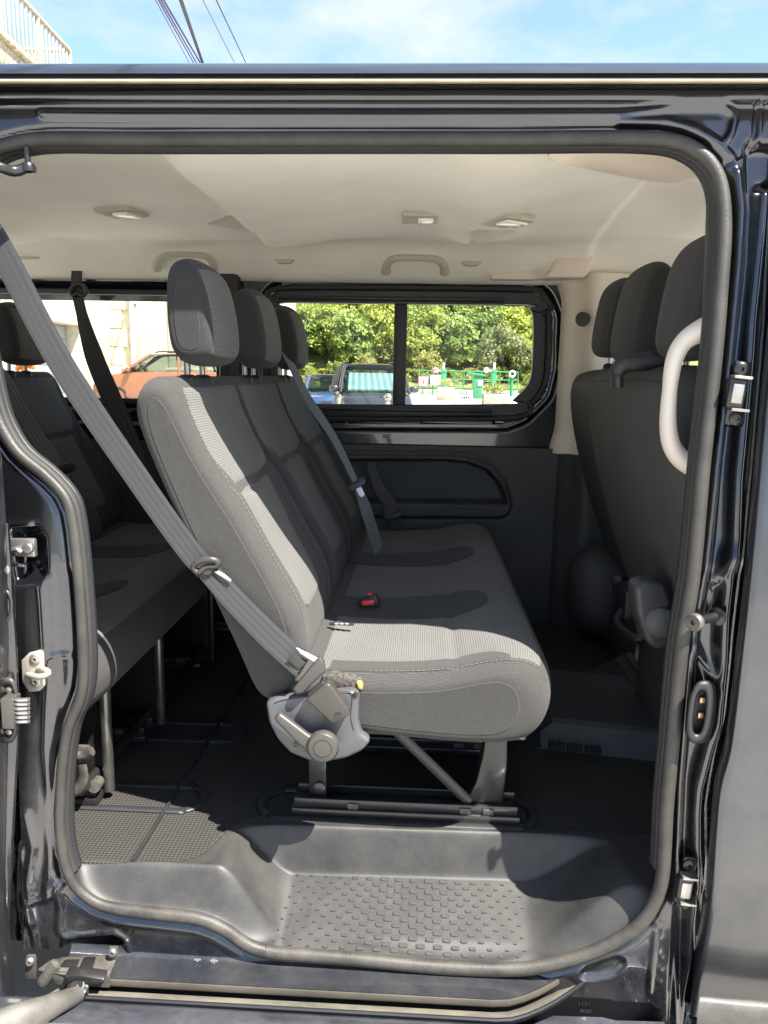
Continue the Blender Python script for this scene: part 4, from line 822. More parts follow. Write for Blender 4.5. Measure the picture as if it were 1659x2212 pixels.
def rear_bench(dx, label, row2):
    b = empty('bench_seat', (dx, 2.15, 0.57), label, 'bench seat')
    bl = [(-0.222, 0.955), (-0.242, 1.062), (-0.315, 1.202), (-0.393, 1.347), (-0.436, 1.44), (-0.455, 1.492), (-0.478, 1.517), (-0.505, 1.519), (-0.532, 1.498), (-0.541, 1.450), (-0.500, 1.336), (-0.431, 1.171), (-0.350, 0.985), (-0.318, 0.905), (-0.300, 0.885), (-0.255, 0.890)]
    pb = Pillow([(x+dx, z) for x, z in bl], 130)
    ib, it = pb.idx(-0.222+dx, 0.955), pb.idx(-0.470+dx, 1.512)
    def disp(Y, i):
        Y, i = np.broadcast_arrays(np.asarray(Y, float), np.asarray(i, float)); t = (i-ib)/(it-ib); front = ss(t/0.06)*ss((1.02-t)/0.12)*(t < 1.02)
        o = np.zeros(Y.shape)
        for a, c in zip(BND[:-1], BND[1:]):
            u = (Y-(a+c)/2)/((c-a)/2); ins = np.abs(u) <= 1.0
            bol = 0.016*np.exp(-((np.abs(u)-0.74)/0.20)**2)*ss((0.80-t)/0.25)*ss(t/0.2)
            o = np.where(ins, o+(bol-0.006*(1-u*u)*ss((t-0.1)/0.3)), o)
        for c in BND[1:-1]: o = o-0.016*np.exp(-((Y-c)/0.009)**2)
        o = o-0.006*np.exp(-((t-0.62+0.03*np.cos((Y-1.63)*12.0))/0.012)**2)
        return o*front
    pb.disp = disp
    back = pb.build('backrest', BND[0], BND[3], 0.040, MT['cloth_plain'], b, 120, 0.010)
    T = lambda t: ib+(it-ib)*t
    for k in range(3):
        a, c = BND[k]+(0.050 if k == 0 else 0.010), BND[k+1]-(0.045 if k == 2 else 0.010); m_ = (BND[k]+BND[k+1])/2+0.005
        pb.panel('upper_panel', T(0.630), T(0.985), lambda t: a+(m_-0.150-a)*max(0, 1-t/0.30)**1.5, lambda t: c+(m_+0.150-c)*max(0, 1-t/0.30)**1.5, MT['cloth_rib'], back, 0.002, 40, 30)
        rnd = lambda t, w0, w1: (w0+(w1-w0)*t)*min(1, (1-(1-min(1, t/0.16))**2)**0.5+0.25 if t < 0.16 else 1)
        pb.panel('lower_panel', T(0.13), T(0.612), lambda t: m_-rnd(t, 0.105, 0.135), lambda t: m_+rnd(t, 0.105, 0.135), MT['cloth_rib'], back, 0.0025, 50, 26)
        lo_ = lambda t: max(0.0, 1-max(0, (t-0.72)/0.28)**1.6)
        if k > 0: pb.panel('bolster', T(0.03), T(0.70), lambda t: a, lambda t: a+(m_-0.142-a)*lo_(t)+0.002, MT['cloth_dark'], back, 0.003, 44, 10)
        pb.panel('bolster', T(0.03), T(0.70), lambda t: c-(c-m_-0.142)*lo_(t)-0.002, lambda t: c, MT['cloth_dark'], back, 0.003, 44, 10)
    sl = pb.at(np.full(60, BND[0]+0.046), np.linspace(T(0.06), T(0.97), 60), 0.0022); dashes('stitching', sl, MT['thread'], back, 0.006, 0.0045)
    # cushion
    cl = [(-0.250, 0.948), (-0.18, 0.950), (-0.05, 0.952), (0.08, 0.962), (0.17, 0.978), (0.225, 0.980), (0.262, 0.962), (0.281, 0.925), (0.282, 0.880), (0.262, 0.838), (0.222, 0.816), (0.10, 0.812), (-0.05, 0.820), (-0.20, 0.840), (-0.262, 0.880)]
    pc = Pillow([(x+dx, z) for x, z in cl], 130)
    j0, j1 = pc.idx(-0.245+dx, 0.948), pc.idx(0.268+dx, 0.955)
    if j1 < j0: j1 += 130
    seam = pc.idx(0.085+dx, 0.962)
    def dc(Y, i):
        Y, i = np.broadcast_arrays(np.asarray(Y, float), np.asarray(i, float)); t = ((i-j0) % 130)/(j1-j0); topm = ss((1.1-t)/0.2)*(t < 1.1)
        o = -0.004*np.exp(-(((i-seam))/1.2)**2)
        for a, c in zip(BND[:-1], BND[1:]):
            u = (Y-(a+c)/2)/((c-a)/2); o = np.where(np.abs(u) <= 1, o-0.014*(1-u*u)*ss(t/0.2)*ss((0.8-t)/0.3), o)
        return o*topm - 0.018*np.maximum(0, (BND[0]+0.10-Y)/0.10)**2*ss((0.15-t)/0.15)
    pc.disp = dc
    cu = pc.build('cushion', BND[0], BND[3], 0.046, MT['cloth_plain'], b, 110, 0.010)
    # front corner of the cushion is rounded in plan
    for ob in (cu,): pass
    J = lambda t: j0+(j1-j0)*t
    pc.panel('top_panel', J(0.10), J(0.985), lambda t: BND[0]+0.046, lambda t: BND[3]-0.046, MT['cloth_rib'], cu, 0.0018, 80, 120)
    for c in BND[1:3]:
        w = lambda t: 0.105*(1-max(0, (t-0.72)/0.28)**2.4)**0.5*(0.80+0.25*t)
        pc.panel('insert', J(0.05), J(0.82), lambda t: c-w(t), lambda t: c+w(t), MT['cloth_dark'], cu, 0.0055, 60, 24, 0.0)
    w2 = lambda t: 0.062*(1-max(0, (t-0.72)/0.28)**2.2)**0.5
    pc.panel('insert', J(0.14), J(0.86), lambda t: BND[0]+0.040, lambda t: BND[0]+0.046+w2(t), MT['cloth_plain'], cu, 0.0048, 60, 12, 0.0)
    sl = pc.at(np.full(60, BND[0]+0.040), np.linspace(J(0.30), J(0.97), 60), 0.0015); dashes('stitching', sl, MT['thread'], cu, 0.006, 0.0045)
    for cup in (cu, ) + tuple(o for o in cu.children if o.name.startswith(('top_panel', 'stitching', 'insert'))):   # plan rounding
        me = cup.data; n_ = len(me.vertices); co = np.zeros(n_*3, np.float32); me.vertices.foreach_get('co', co); co = co.reshape(-1, 3)
        x = co[:, 0]+dx-dx; y = co[:, 1]+2.15; d_ = np.clip((BND[0]+0.16-y)/0.16, 0, 1); g = np.clip((x-0.02)/0.26, 0, 1)
        co[:, 0] -= (0.055*(1-np.sqrt(np.clip(1-d_**2, 0, 1))))*g
        d2 = np.clip((y-(BND[3]-0.16))/0.16, 0, 1); co[:, 0] -= (0.055*(1-np.sqrt(np.clip(1-d2**2, 0, 1))))*g
        me.vertices.foreach_set('co', co.ravel()); me.update()
    for k, y in enumerate(HRY): headrest(b, -0.452+dx, y, 1.541, 0.214, 0.255, 0.106)
    # steel frame under the cushion
    fm = MT['black_metal']
    rbox('seat_frame', (dx-0.0, 2.17, 0.812), (0.46, 1.40, 0.022), fm, b, 0.006)
    for (y, full) in ((1.575, True), (1.875, True), (2.385, False), (2.75, True)):
        rl = rbox('floor_rail', (dx-0.015, y, 0.583), (0.50, 0.085, 0.020), fm, b, 0.004)
        rbox('rail_flange', (dx-0.015, y-0.030, 0.602), (0.49, 0.010, 0.022), fm, rl, 0.003)
        rbox('rail_flange', (dx-0.015, y+0.030, 0.602), (0.49, 0.010, 0.022), fm, rl, 0.003)
        for xx in (-0.13, 0.115, 0.165): rbox('rail_slot', (dx+xx, y-0.0365, 0.600), (0.024, 0.006, 0.014), MT['worn_metal'], rl, 0.002)
        if row2 or y > 9:
            prism('leg', [(dx+x, y-0.02, z) for x, z in ((-0.228, 0.60), (-0.190, 0.60), (-0.192, 0.81), (-0.232, 0.81))], (0, 0.045, 0), fm, b, 0.003)
            prism('leg', [(dx+x, y-0.022, z) for x, z in ((0.112, 0.596), (0.196, 0.596), (0.204, 0.70), (0.200, 0.815), (0.158, 0.815), (0.150, 0.72), (0.138, 0.66))], (0, 0.05, 0), fm, b, 0.004)
            tube('brace', [(dx-0.085, y-0.016, 0.815), (dx+0.125, y-0.020, 0.612)], 0.012, MT['buckle_plastic'], b, 8, flat=(0.45, 1.0))
            lathe('bolt', [(0.013, 0), (0.013, 0.004), (0.006, 0.006), (0.0005, 0.006)], (dx-0.205, y-0.021, 0.632), (0, -1, 0), fm, b, 16)
    return b, pb, pc, disp
bench2, pb2, pc2, _ = rear_bench(0.0, 'grey cloth three-place bench with sunlit near end and a hinge lever on its side', True)
bench3, pb3, pc3, _ = rear_bench(-0.935, 'grey cloth bench of the back row, half hidden behind the rear pillar', False)
# ---- hinge cover, lever and buckle on the side of the middle bench
hc = prism('hinge_cover', [PY(x, y, 1.412) for x, y in ((579, 1506), (600, 1496), (690, 1486), (762, 1480), (778, 1488), (776, 1545), (782, 1572), (803, 1588), (786, 1608), (752, 1624), (712, 1632), (672, 1630), (632, 1614), (604, 1584), (586, 1548))], (0, -0.028, 0), MT['hinge_plastic'], bench2, 0.010, 4)
lvp = [PY(x, y, 1.372) for x, y in ((594, 1546), (606, 1532), (672, 1583), (700, 1578), (728, 1590), (734, 1612), (722, 1634), (700, 1641), (676, 1632), (664, 1616), (640, 1594))]
prism('recline_lever', lvp, (0, -0.018, 0), MT['lever_plastic'], bench2, 0.006, 3)
lathe('lever_boss', [(0.030, 0), (0.031, 0.010), (0.027, 0.016), (0.018, 0.018), (0.0175, 0.0165), (0.0165, 0.0165), (0.016, 0.0185), (0.0005, 0.0195)], PY(699, 1608, 1.356), (0, -1, 0), MT['lever_plastic'], bench2, 32)
ar = [(722, 1528), (708, 1533), (711, 1537), (700, 1546), (703, 1550), (714, 1541), (718, 1545)]
mesh('arrow_mark', [PY(x-0, y+6, 1.3835) for x, y in ar], [list(range(7))], MT['lever_plastic'], bench2, False)
tube('hinge_mount', [(-0.20, 1.43, 0.86), (-0.20, 1.60, 0.80)], 0.02, MT['black_metal'], bench2, 10)
for (x, y) in ((768, 1500), (640, 1608)): lathe('cover_screw', [(0.0055, 0), (0.0055, 0.002), (0.0035, 0.003), (0.0012, 0.003), (0.001, 0.001), (0.0003, 0.001)], PY(x, y, 1.3842), (0, -1, 0), MT['black_metal'], hc, 14)
tube('cover_seam', spline([PY(x, y, 1.3838) for x, y in ((592, 1520), (612, 1512), (690, 1500), (742, 1494), (760, 1502), (758, 1548), (764, 1578))], 40), 0.0009, MT['seal_lip'], hc, 6)
# worn patch where the cushion meets the cover, with foam showing through
wp3 = [PY(x, y, 1.408) for x, y in ((694, 1462), (720, 1458), (762, 1466), (782, 1474), (786, 1494), (768, 1496), (720, 1492), (700, 1490))]
prism('worn_patch', wp3, (0, 0.03, 0), MT['frayed_cloth'], bench2, 0.006)
prism('foam_patch', [PY(x, y, 1.4045) for x, y in ((770, 1474), (778, 1472), (784, 1480), (782, 1490), (774, 1489))], (0, 0.01, 0), MT['foam'], bench2, 0.002)
# ---- back row: posts and feet
for (y, xo) in ((1.58, -0.69), (1.92, -0.685), (2.39, -0.672)):
    tube('leg', [(xo, y, 0.59), (xo, y, 0.85)], 0.013, MT['post_metal'] if y < 2 else MT['black_metal'], bench3, 14)
    prism('leg_plate', [(xo-0.19, y+0.012, 0.59), (xo, y+0.012, 0.59), (xo, y+0.012, 0.84), (xo-0.03, y+0.012, 0.84), (xo-0.15, y+0.012, 0.66)], (0, 0.008, 0), MT['black_metal'], bench3, 0.002)
tube('cross_tube', [(-0.72, 1.50, 0.63), (-0.70, 2.5, 0.63)], 0.011, MT['black_metal'], bench3, 10)
tube('release_bar', spline([PY(150, 1628, 1.50), PY(178, 1632, 1.50), PY(198, 1622, 1.50)], 12), 0.011, MT['worn_metal'], bench3, 10)
tube('foot_tube', [PY(203, 1700, 1.53), PY(212, 1688, 1.56)], 0.014, MT['worn_metal'], bench3, 14)
tube('release_hook', spline([PY(176, 1650, 1.50), PY(180, 1680, 1.50), PY(168, 1706, 1.50), PY(150, 1714, 1.50)], 18), 0.010, MT['worn_metal'], bench3, 8, flat=(0.5, 1.1))
rbox('latch_strip', PY(165, 1620, 1.505), (0.06, 0.01, 0.024), MT['worn_metal'], bench3, 0.003)
# ================================================================== front seats, seen from behind
def front_seat(name, label, ya, yb, heads, x0):
    b = empty(name, (x0+0.2, (ya+yb)/2, 0.80), label, 'van seat')
    bl = [(0.0, 1.545), (-0.022, 1.525), (-0.030, 1.47), (-0.010, 1.34), (0.045, 1.15), (0.100, 1.00), (0.150, 0.88), (0.20, 0.845), (0.26, 0.86), (0.275, 0.93), (0.235, 1.08), (0.17, 1.26), (0.115, 1.42), (0.085, 1.52), (0.050, 1.556)]
    pf = Pillow([(x+x0, z) for x, z in bl], 110)
    pf.disp = lambda Y, i: 0.006*np.sin(np.clip((Y-ya)/(yb-ya), 0, 1)*math.pi)+0*i
    bk_ = pf.build('backrest', ya, yb, 0.06, MT['cloth_front'], b, 40, 0.012)
    ring = pf.at(np.linspace(ya+0.08, yb-0.08, 60), np.full(60, float(pf.idx(x0-0.02, 1.53))), 0.001); tube('seam', ring, 0.0016, MT['seal_lip'], bk_, 6)
    rbox('cushion', (x0+0.45, (ya+yb)/2, 0.90), (0.48, yb-ya, 0.13), MT['cloth_front'], b, 0.045, seg=4)
    for y in heads: headrest(b, x0+0.045, y, 1.568+(0.03 if len(heads) == 1 else 0), 0.248, 0.27, 0.11, -0.16, 1, None)
    return b, pf
mat('cloth_front', (0.036, 0.036, 0.0362), 0.85, bump=0.3, bscale=600, var=0.15, vscale=5)
fb, pf1 = front_seat('front_bench', 'dark two-place front seat with two headrests beside the cream grab loop', 1.46, 2.24, (1.62, 2.03), 0.495)
ds, pf2 = front_seat('driver_seat', 'dark single front seat with one headrest beside the cream pillar trim', 2.36, 2.86, (2.58,), 0.560)
# moulded belt guide on top of the two-place backrest, recliner cover low on its side
tube('belt_guide', spline([PY(1333, 838, 1.76), PY(1334, 804, 1.76), PY(1350, 787, 1.755), PY(1400, 780, 1.75), PY(1450, 776, 1.745)], 30), np.linspace(0.015, 0.018, 30), MT['black_plastic'], fb, 12, flat=(1.2, 0.8), upv=(0, 0, 1))
rc = prism('recliner_cover', [PY(x, y, 1.62) for x, y in ((1370, 1268), (1400, 1255), (1440, 1262), (1452, 1300), (1450, 1400), (1420, 1408), (1396, 1390), (1376, 1330))], (0, 0.07, 0), MT['hinge_dark'] if 'hinge_dark' in MT else mat('hinge_dark', (0.045, 0.047, 0.05), 0.45, bump=0.3, bscale=450), fb, 0.014, 4)
lathe('recliner_cap', [(0.034, 0), (0.034, 0.006), (0.030, 0.009), (0.0005, 0.009)], PY(1428, 1345, 1.62), (-0.25, -1, 0), MT['hinge_dark'], rc, 28)
# ================================================================== seat belts
def strap(name, pts, w, m, parent, face=(0, -1, 0), tw=None, n=60, th=0.0012, ribs=True):
    """webbing: a flat band with long raised ribs and real thickness"""
    p = spline(pts, n); t = np.gradient(p, axis=0); t /= np.linalg.norm(t, axis=1)[:, None]
    fc_ = np.array(face, float) if np.ndim(face) == 1 else np.array([np.interp(np.linspace(0, 1, n), np.linspace(0, 1, len(face)), np.array(face)[:, k]) for k in range(3)]).T
    sd_ = np.cross(t, fc_); sd_ /= np.linalg.norm(sd_, axis=1)[:, None]; nn = np.cross(sd_, t)
    nn *= np.sign((nn*fc_).sum(1))[:, None]
    ww = np.interp(np.linspace(0, 1, n), np.linspace(0, 1, len(w)), w) if np.ndim(w) else np.full(n, w)
    u = np.linspace(-0.5, 0.5, 25); rb = 0.0005*np.cos(u*2*math.pi*4)*(np.abs(u) < 0.42) if ribs else 0*u
    Pt = p[:, None]+sd_[:, None]*(u[None, :, None]*ww[:, None, None])+nn[:, None]*(th/2+rb)[None, :, None]
    Pb = (p[:, None]+sd_[:, None]*(u[None, :, None]*ww[:, None, None])-nn[:, None]*th/2)[:, ::-1]
    P = np.concatenate([Pt, Pb], 1); A = np.r_[0, np.cumsum(np.linalg.norm(np.diff(p, axis=0), axis=1))]
    uvv = np.stack([np.broadcast_to(A[:, None], P.shape[:2]), np.broadcast_to(np.r_[u, u[::-1]][None]*0.047, P.shape[:2])], -1)
    return grid(name, P, m, parent, uv=uvv, cm=True, sharp=50)
def tongue(parent, c, ax, s=1.0, plate='grey_metal'):
    ax = np.array(ax, float); ax /= np.linalg.norm(ax); sd_ = np.cross(ax, [0, -1, 0]); sd_ /= np.linalg.norm(sd_)
    c = np.array(c); r = [c+sd_*a*s+ax*b*s for a, b in ((-0.035, -0.012), (0.035, -0.012), (0.038, 0.0), (0.030, 0.014), (-0.030, 0.014), (-0.038, 0.0))]
    g = prism('tongue', [q-np.array([0, 0.007, 0]) for q in r], (0, 0.014, 0), MT['black_plastic'], parent, 0.004, 3)
    l_ = [c+sd_*a*s+ax*b*s for a, b in ((-0.010, 0.012), (0.012, 0.012), (0.012, 0.045), (0.006, 0.052), (-0.004, 0.052), (-0.010, 0.045))]
    prism('tongue_plate', [q-np.array([0, 0.0015, 0]) for q in l_], (0, 0.003, 0), MT[plate], g, 0.0008, 1)
belt = empty('seat_belt', PY(660, 1440, 1.39), 'sunlit grey seat belt slanting from the rear pillar to the hinge lever', 'seat belt')
strap('webbing', [PY(-60, 440, 1.44), PY(8, 550, 1.435), PY(135, 790, 1.42), PY(302, 1040, 1.41), PY(400, 1178, 1.405), PY(445, 1230, 1.402)], [0.047, 0.047, 0.047, 0.045, 0.044], MT['webbing'], belt, face=(0.1, -1, 0.15), n=80)
strap('lap_webbing', [PY(440, 1222, 1.398), PY(500, 1290, 1.396), PY(580, 1372, 1.390), PY(655, 1440, 1.378)], [0.040, 0.044, 0.047, 0.047], MT['webbing'], belt, face=(0.1, -1, 0.25), n=50)
strap('lap_webbing', [PY(452, 1226, 1.408), PY(530, 1320, 1.404), PY(610, 1400, 1.398), PY(660, 1436, 1.392)], [0.034, 0.040, 0.045, 0.045], MT['webbing'], belt, face=(0.3, -1, 0.1), n=50)
axb = PY(500, 1290, 1.39)-PY(445, 1226, 1.39)
rg = spline([PY(x, y, Y_) for x, y, Y_ in ((418, 1224, 1.392), (432, 1212, 1.388), (455, 1208, 1.388), (471, 1214, 1.392), (466, 1222, 1.394), (446, 1224, 1.392), (428, 1236, 1.392))], 40, True)
tube('slip_ring', rg, 0.0058, MT['buckle_plastic'], belt, 10, True)
prism('tongue_plate', [PY(x, y, 1.392) for x, y in ((462, 1236), (472, 1232), (500, 1252), (498, 1258))], (0, 0.003, 0), MT['bright_metal'], belt, 0.0008, 1)
lathe('stop_button', [(0.009, 0), (0.009, 0.003), (0.0005, 0.004)], PY(448, 1232, 1.3935), (0.1, -1, 0.2), MT['black_plastic'], belt, 16)
# anchor tongue and buckle of that belt
def quadprism(name, q, Y, dY, m, parent, bev=0.003): return prism(name, [PY(x, y, Y) for x, y in q], (0, dY, 0), m, parent, bev, 3)
quadprism('anchor_tongue', ((633, 1488), (690, 1418), (700, 1432), (702, 1452), (652, 1500), (638, 1500)), 1.366, 0.016, MT['lever_plastic'], belt, 0.004)
quadprism('tongue_plate', ((640, 1399), (690, 1424), (682, 1433), (648, 1412)), 1.372, 0.004, MT['bright_metal'], belt, 0.001)
quadprism('buckle', ((660, 1512), (700, 1478), (712, 1478), (752, 1532), (756, 1545), (724, 1564), (714, 1562)), 1.352, 0.026, MT['buckle_plastic'], belt, 0.005)
quadprism('buckle_slot', ((664, 1500), (696, 1472), (702, 1478), (668, 1510)), 1.360, 0.016, MT['black_plastic'], belt, 0.002)
lathe('rivet', [(0.0075, 0), (0.0075, 0.002), (0.004, 0.003), (0.0005, 0.003)], PY(730, 1548, 1.352), (0, -1, 0), MT['black_metal'], belt, 14)
rbox('stitch_block', PY(640, 1428, 1.374), (0.030, 0.002, 0.020), MT['seal_rubber'], belt, 0.0008, rot=rad(42))
# centre buckles standing up in the cushion
bkl = empty('belt_buckle', PZ(798, 1298, 0.955), 'black belt buckle with red button sunk between the bench places', 'belt buckle')
rbox('housing', PZ(798, 1300, 0.965), (0.050, 0.030, 0.030), MT['black_plastic'], bkl, 0.005, rot=Matrix.Rotation(rad(-20), 3, 'Y'))
for (x, y, zz_) in ((806, 1288, 0.978), (795, 1302, 0.975)): rbox('button', PZ(x, y, zz_), (0.030, 0.007, 0.011), MT['red_button'], bkl, 0.002, rot=Matrix.Rotation(rad(14 if y < 1295 else -8), 3, 'Y'))
lbl = rbox('child_seat_tag', PZ(738, 1348, 0.958), (0.058, 0.010, 0.004), MT['black_plastic'], bkl, 0.001)
for k in range(3): rbox('tag_print', PZ(727+k*11, 1347.5, 0.961), (0.008, 0.006, 0.001), MT['white_print'], lbl, 0.0003)
# belt of the middle place, hanging over the backrest
b2 = empty('seat_belt', PZ(815, 1185, 0.965), 'thin shaded seat belt hanging over the backrest behind the middle headrest', 'seat belt')
strap('webbing', [PY(614, 770, 2.30), PY(626, 782, 2.27), PY(665, 860, 2.20), PY(720, 945, 2.16), PY(768, 1040, 2.12)], [0.040, 0.042, 0.042, 0.036, 0.028], MT['webbing_slate'], b2, face=(0.85, -0.5, 0.2), n=60)
strap('lap_webbing', [PY(770, 1046, 2.115), PY(790, 1100, 2.13), PY(806, 1150, 2.17), PY(818, 1190, 2.20)], [0.026, 0.046, 0.048, 0.046], MT['webbing_slate'], b2, face=(0.8, -0.6, 0.2), n=40)
tongue(b2, PY(771, 1046, 2.11), PY(786, 1075, 2.10)-PY(771, 1046, 2.11), 0.75, 'bright_metal')
b3 = empty('seat_belt', PY(840, 1120, 2.85), 'black belt end with its tongue resting against the pocket of the side panel', 'seat belt')
strap('webbing', [PY(800, 1000, 2.90), PY(818, 1052, 2.88), PY(840, 1085, 2.86), PY(845, 1110, 2.84)], [0.03, 0.034, 0.047, 0.047], MT['belt_dark'] if 'belt_dark' in MT else mat('belt_dark', (0.02, 0.02, 0.021), 0.55, bump=0.3, bscale=500), b3, face=(0.2, -1, 0.2), n=30)
tongue(b3, PY(848, 1116, 2.83), (0.3, 0, -1), 1.0, 'black_metal')
b4 = empty('seat_belt', PY(290, 950, 2.9), 'black seat belt hanging from a ring above the orange car in the rear window', 'seat belt')
strap('webbing', [PY(166, 585, 2.96), PY(168, 640, 2.95), PY(200, 760, 2.92), PY(245, 870, 2.88), PY(285, 960, 2.84), PY(300, 1010, 2.82)], [0.040, 0.042, 0.07, 0.075, 0.07, 0.06], MT['belt_dark'], b4, face=(0.1, -1, 0.0), n=60)
rg4 = spline([PY(x, y, 2.945) for x, y in ((152, 630), (158, 619), (170, 614), (182, 619), (187, 631), (180, 640), (168, 634), (158, 639))], 40, True)
tube('guide_ring', rg4, 0.0085, MT['black_plastic'], b4, 10, True)
b5 = empty('seat_belt', PY(140, 1020, 2.60), 'slate seat belt with bright tongue across the back row seat', 'seat belt')
strap('webbing', [PY(-10, 800, 2.56), PY(10, 825, 2.52), PY(70, 930, 2.45), PY(122, 1000, 2.40), PY(136, 1016, 2.39)], [0.05, 0.05, 0.048, 0.046, 0.04], MT['webbing_slate'], b5, face=(0.5, -0.8, 0.3), n=50)
strap('lap_webbing', [PY(138, 1020, 2.39), PY(160, 1060, 2.42), PY(195, 1110, 2.46), PY(205, 1165, 2.50)], [0.03, 0.045, 0.047, 0.045], MT['webbing_slate'], b5, face=(0.5, -0.8, 0.2), n=40)
tongue(b5, PY(136, 1014, 2.37), PY(146, 1040, 2.37)-PY(136, 1014, 2.37), 1.15, 'bright_metal')
# ================================================================== the place outside
def tagk(o, k): o['kind'] = k; return o
mat('asphalt_pale', (0.42, 0.40, 0.365), 0.9, var=0.18, vscale=1.5, bump=0.3, bscale=60, detail=8)
mat('bank_green', (0.12, 0.14, 0.035), 0.95, var=0.5, vscale=0.6, bump=0.5, bscale=4, detail=8)
mat('water', (0.030, 0.042, 0.018), 0.08, spec=0.6, bump=0.08, bscale=2.5)
gs = np.r_[-900, -400, -120, -60, -40, np.arange(-30, 10, 1.0), 10, 30, 60, 120, 400, 900]
GX, GY = np.meshgrid(gs, np.r_[-900, -300, -100, -40, -10, 0, np.arange(8, 26, 1.0), 30, 40, 50, 69.5, 70.0, 70.2], indexing='ij')
GZ = 0.42*ss((GY-10)/8)*ss((-2.5-GX)/3.0)*ss((69-GY)/12); GZ = np.where(GY > 70.1, -1.2, np.where(GY > 69.8, -0.05, GZ)); tagk(grid('ground', np.stack([GX, GY, GZ], -1), MT['asphalt_pale'], None, smooth=False), 'structure')
tagk(mesh('river', [(-900, 69, -0.16), (900, 69, -0.16), (900, 140, -0.16), (-900, 140, -0.16)], [[0, 1, 2, 3]], MT['water'], None, False), 'structure')
tx = np.linspace(-500, 500, 160); ty = np.r_[131, np.linspace(132, 330, 60), 500, 900, 1500]
TX, TY = np.meshgrid(tx, ty, indexing='ij')
def hz(x, y):
    k = 0.62*np.exp(-((x+25)/75.0)**2)+0.10
    return -0.5+1.2*ss((y-131)/5)+k*np.clip(y-140, 0, 110)*(0.55+0.45*ss((y-140)/60))
TZ = hz(TX, TY)+0.6*np.sin(TX*0.21)*np.cos(TY*0.17)*ss((TY-140)/20)
tagk(grid('hillside', np.stack([TX, TY, TZ], -1), MT['bank_green'], None), 'structure')
# ---- foliage
def leafmat(name, c, hue=0.25):
    m = bpy.data.materials.new(name); m.use_nodes = True; n = m.node_tree.nodes; l = m.node_tree.links; b_ = n['Principled BSDF']; b_.inputs['Roughness'].default_value = 0.6
    oi = n.new('ShaderNodeObjectInfo'); tcn = n.new('ShaderNodeTexCoord'); z = n.new('ShaderNodeTexNoise'); z.inputs['Scale'].default_value = 0.9; z.inputs['Detail'].default_value = 3; l.new(tcn.outputs['Object'], z.inputs['Vector'])
    r = n.new('ShaderNodeMix'); r.data_type = 'RGBA'; r.inputs['A'].default_value = (c[0]*(1-hue*1.8), c[1]*(1-hue), c[2]*1.1, 1); r.inputs['B'].default_value = (c[0]*(1+hue*1.4), c[1]*(1+hue*0.7), c[2]*0.8, 1)
    ad = n.new('ShaderNodeMath'); ad.operation = 'MULTIPLY_ADD'; ad.inputs[1].default_value = 0.7; l.new(oi.outputs['Random'], ad.inputs[0]); 
    mu = n.new('ShaderNodeMath'); mu.operation = 'MULTIPLY_ADD'; mu.inputs[1].default_value = 1.4; mu.inputs[2].default_value = -0.55; l.new(z.outputs['Fac'], mu.inputs[0]); l.new(mu.outputs[0], ad.inputs[2])
    l.new(ad.outputs[0], r.inputs['Factor']); l.new(r.outputs['Result'], b_.inputs['Base Color'])
    tr = n.new('ShaderNodeBsdfTranslucent'); l.new(r.outputs['Result'], tr.inputs['Color']); ms = n.new('ShaderNodeMixShader'); ms.inputs['Fac'].default_value = 0.45
    o = n['Material Output']; l.new(b_.outputs[0], ms.inputs[1]); l.new(tr.outputs[0], ms.inputs[2]); l.new(ms.outputs[0], o.inputs['Surface']); MT[name] = m
leafmat('leaf', (0.34, 0.40, 0.085), 0.2); leafmat('leaf_pale', (0.30, 0.30, 0.11), 0.15); leafmat('leaf_bank', (0.26, 0.30, 0.06), 0.2)
mat('bark', (0.10, 0.085, 0.06), 0.9, bump=0.6, bscale=8, var=0.3, vscale=3)
def crown(n_cl, n_lf, ax, leaf, seed, low=-0.5):
    g = np.random.default_rng(seed); u = g.normal(size=(n_cl, 3)); u /= np.linalg.norm(u, axis=1)[:, None]; u = u[u[:, 2] > low]; k = len(u)
    c = u*np.array(ax)*g.uniform(0.55, 1.0, (k, 1))**0.6*(1+0.15*g.normal(size=(k, 1)))
    cr = g.uniform(0.16, 0.34, k)*max(ax)
    P_ = c[:, None]+g.normal(size=(k, n_lf, 3))*cr[:, None, None]*0.55*np.array([1, 1, 0.7]); P_ = P_.reshape(-1, 3); N = len(P_)
    nr = g.normal(size=(N, 3))+0.9*P_/np.linalg.norm(P_, axis=1)[:, None]+[0, 0, 0.4]; nr /= np.linalg.norm(nr, axis=1)[:, None]
    a_ = np.cross(nr, g.normal(size=(N, 3))); a_ /= np.linalg.norm(a_, axis=1)[:, None]; b_ = np.cross(nr, a_); s_ = leaf*g.uniform(0.6, 1.3, (N, 1))
    V = np.stack([P_-a_*s_, P_-b_*s_*0.6, P_+a_*s_, P_+b_*s_*0.6], 1).reshape(-1, 3); return V, np.arange(N*4).reshape(-1, 4)
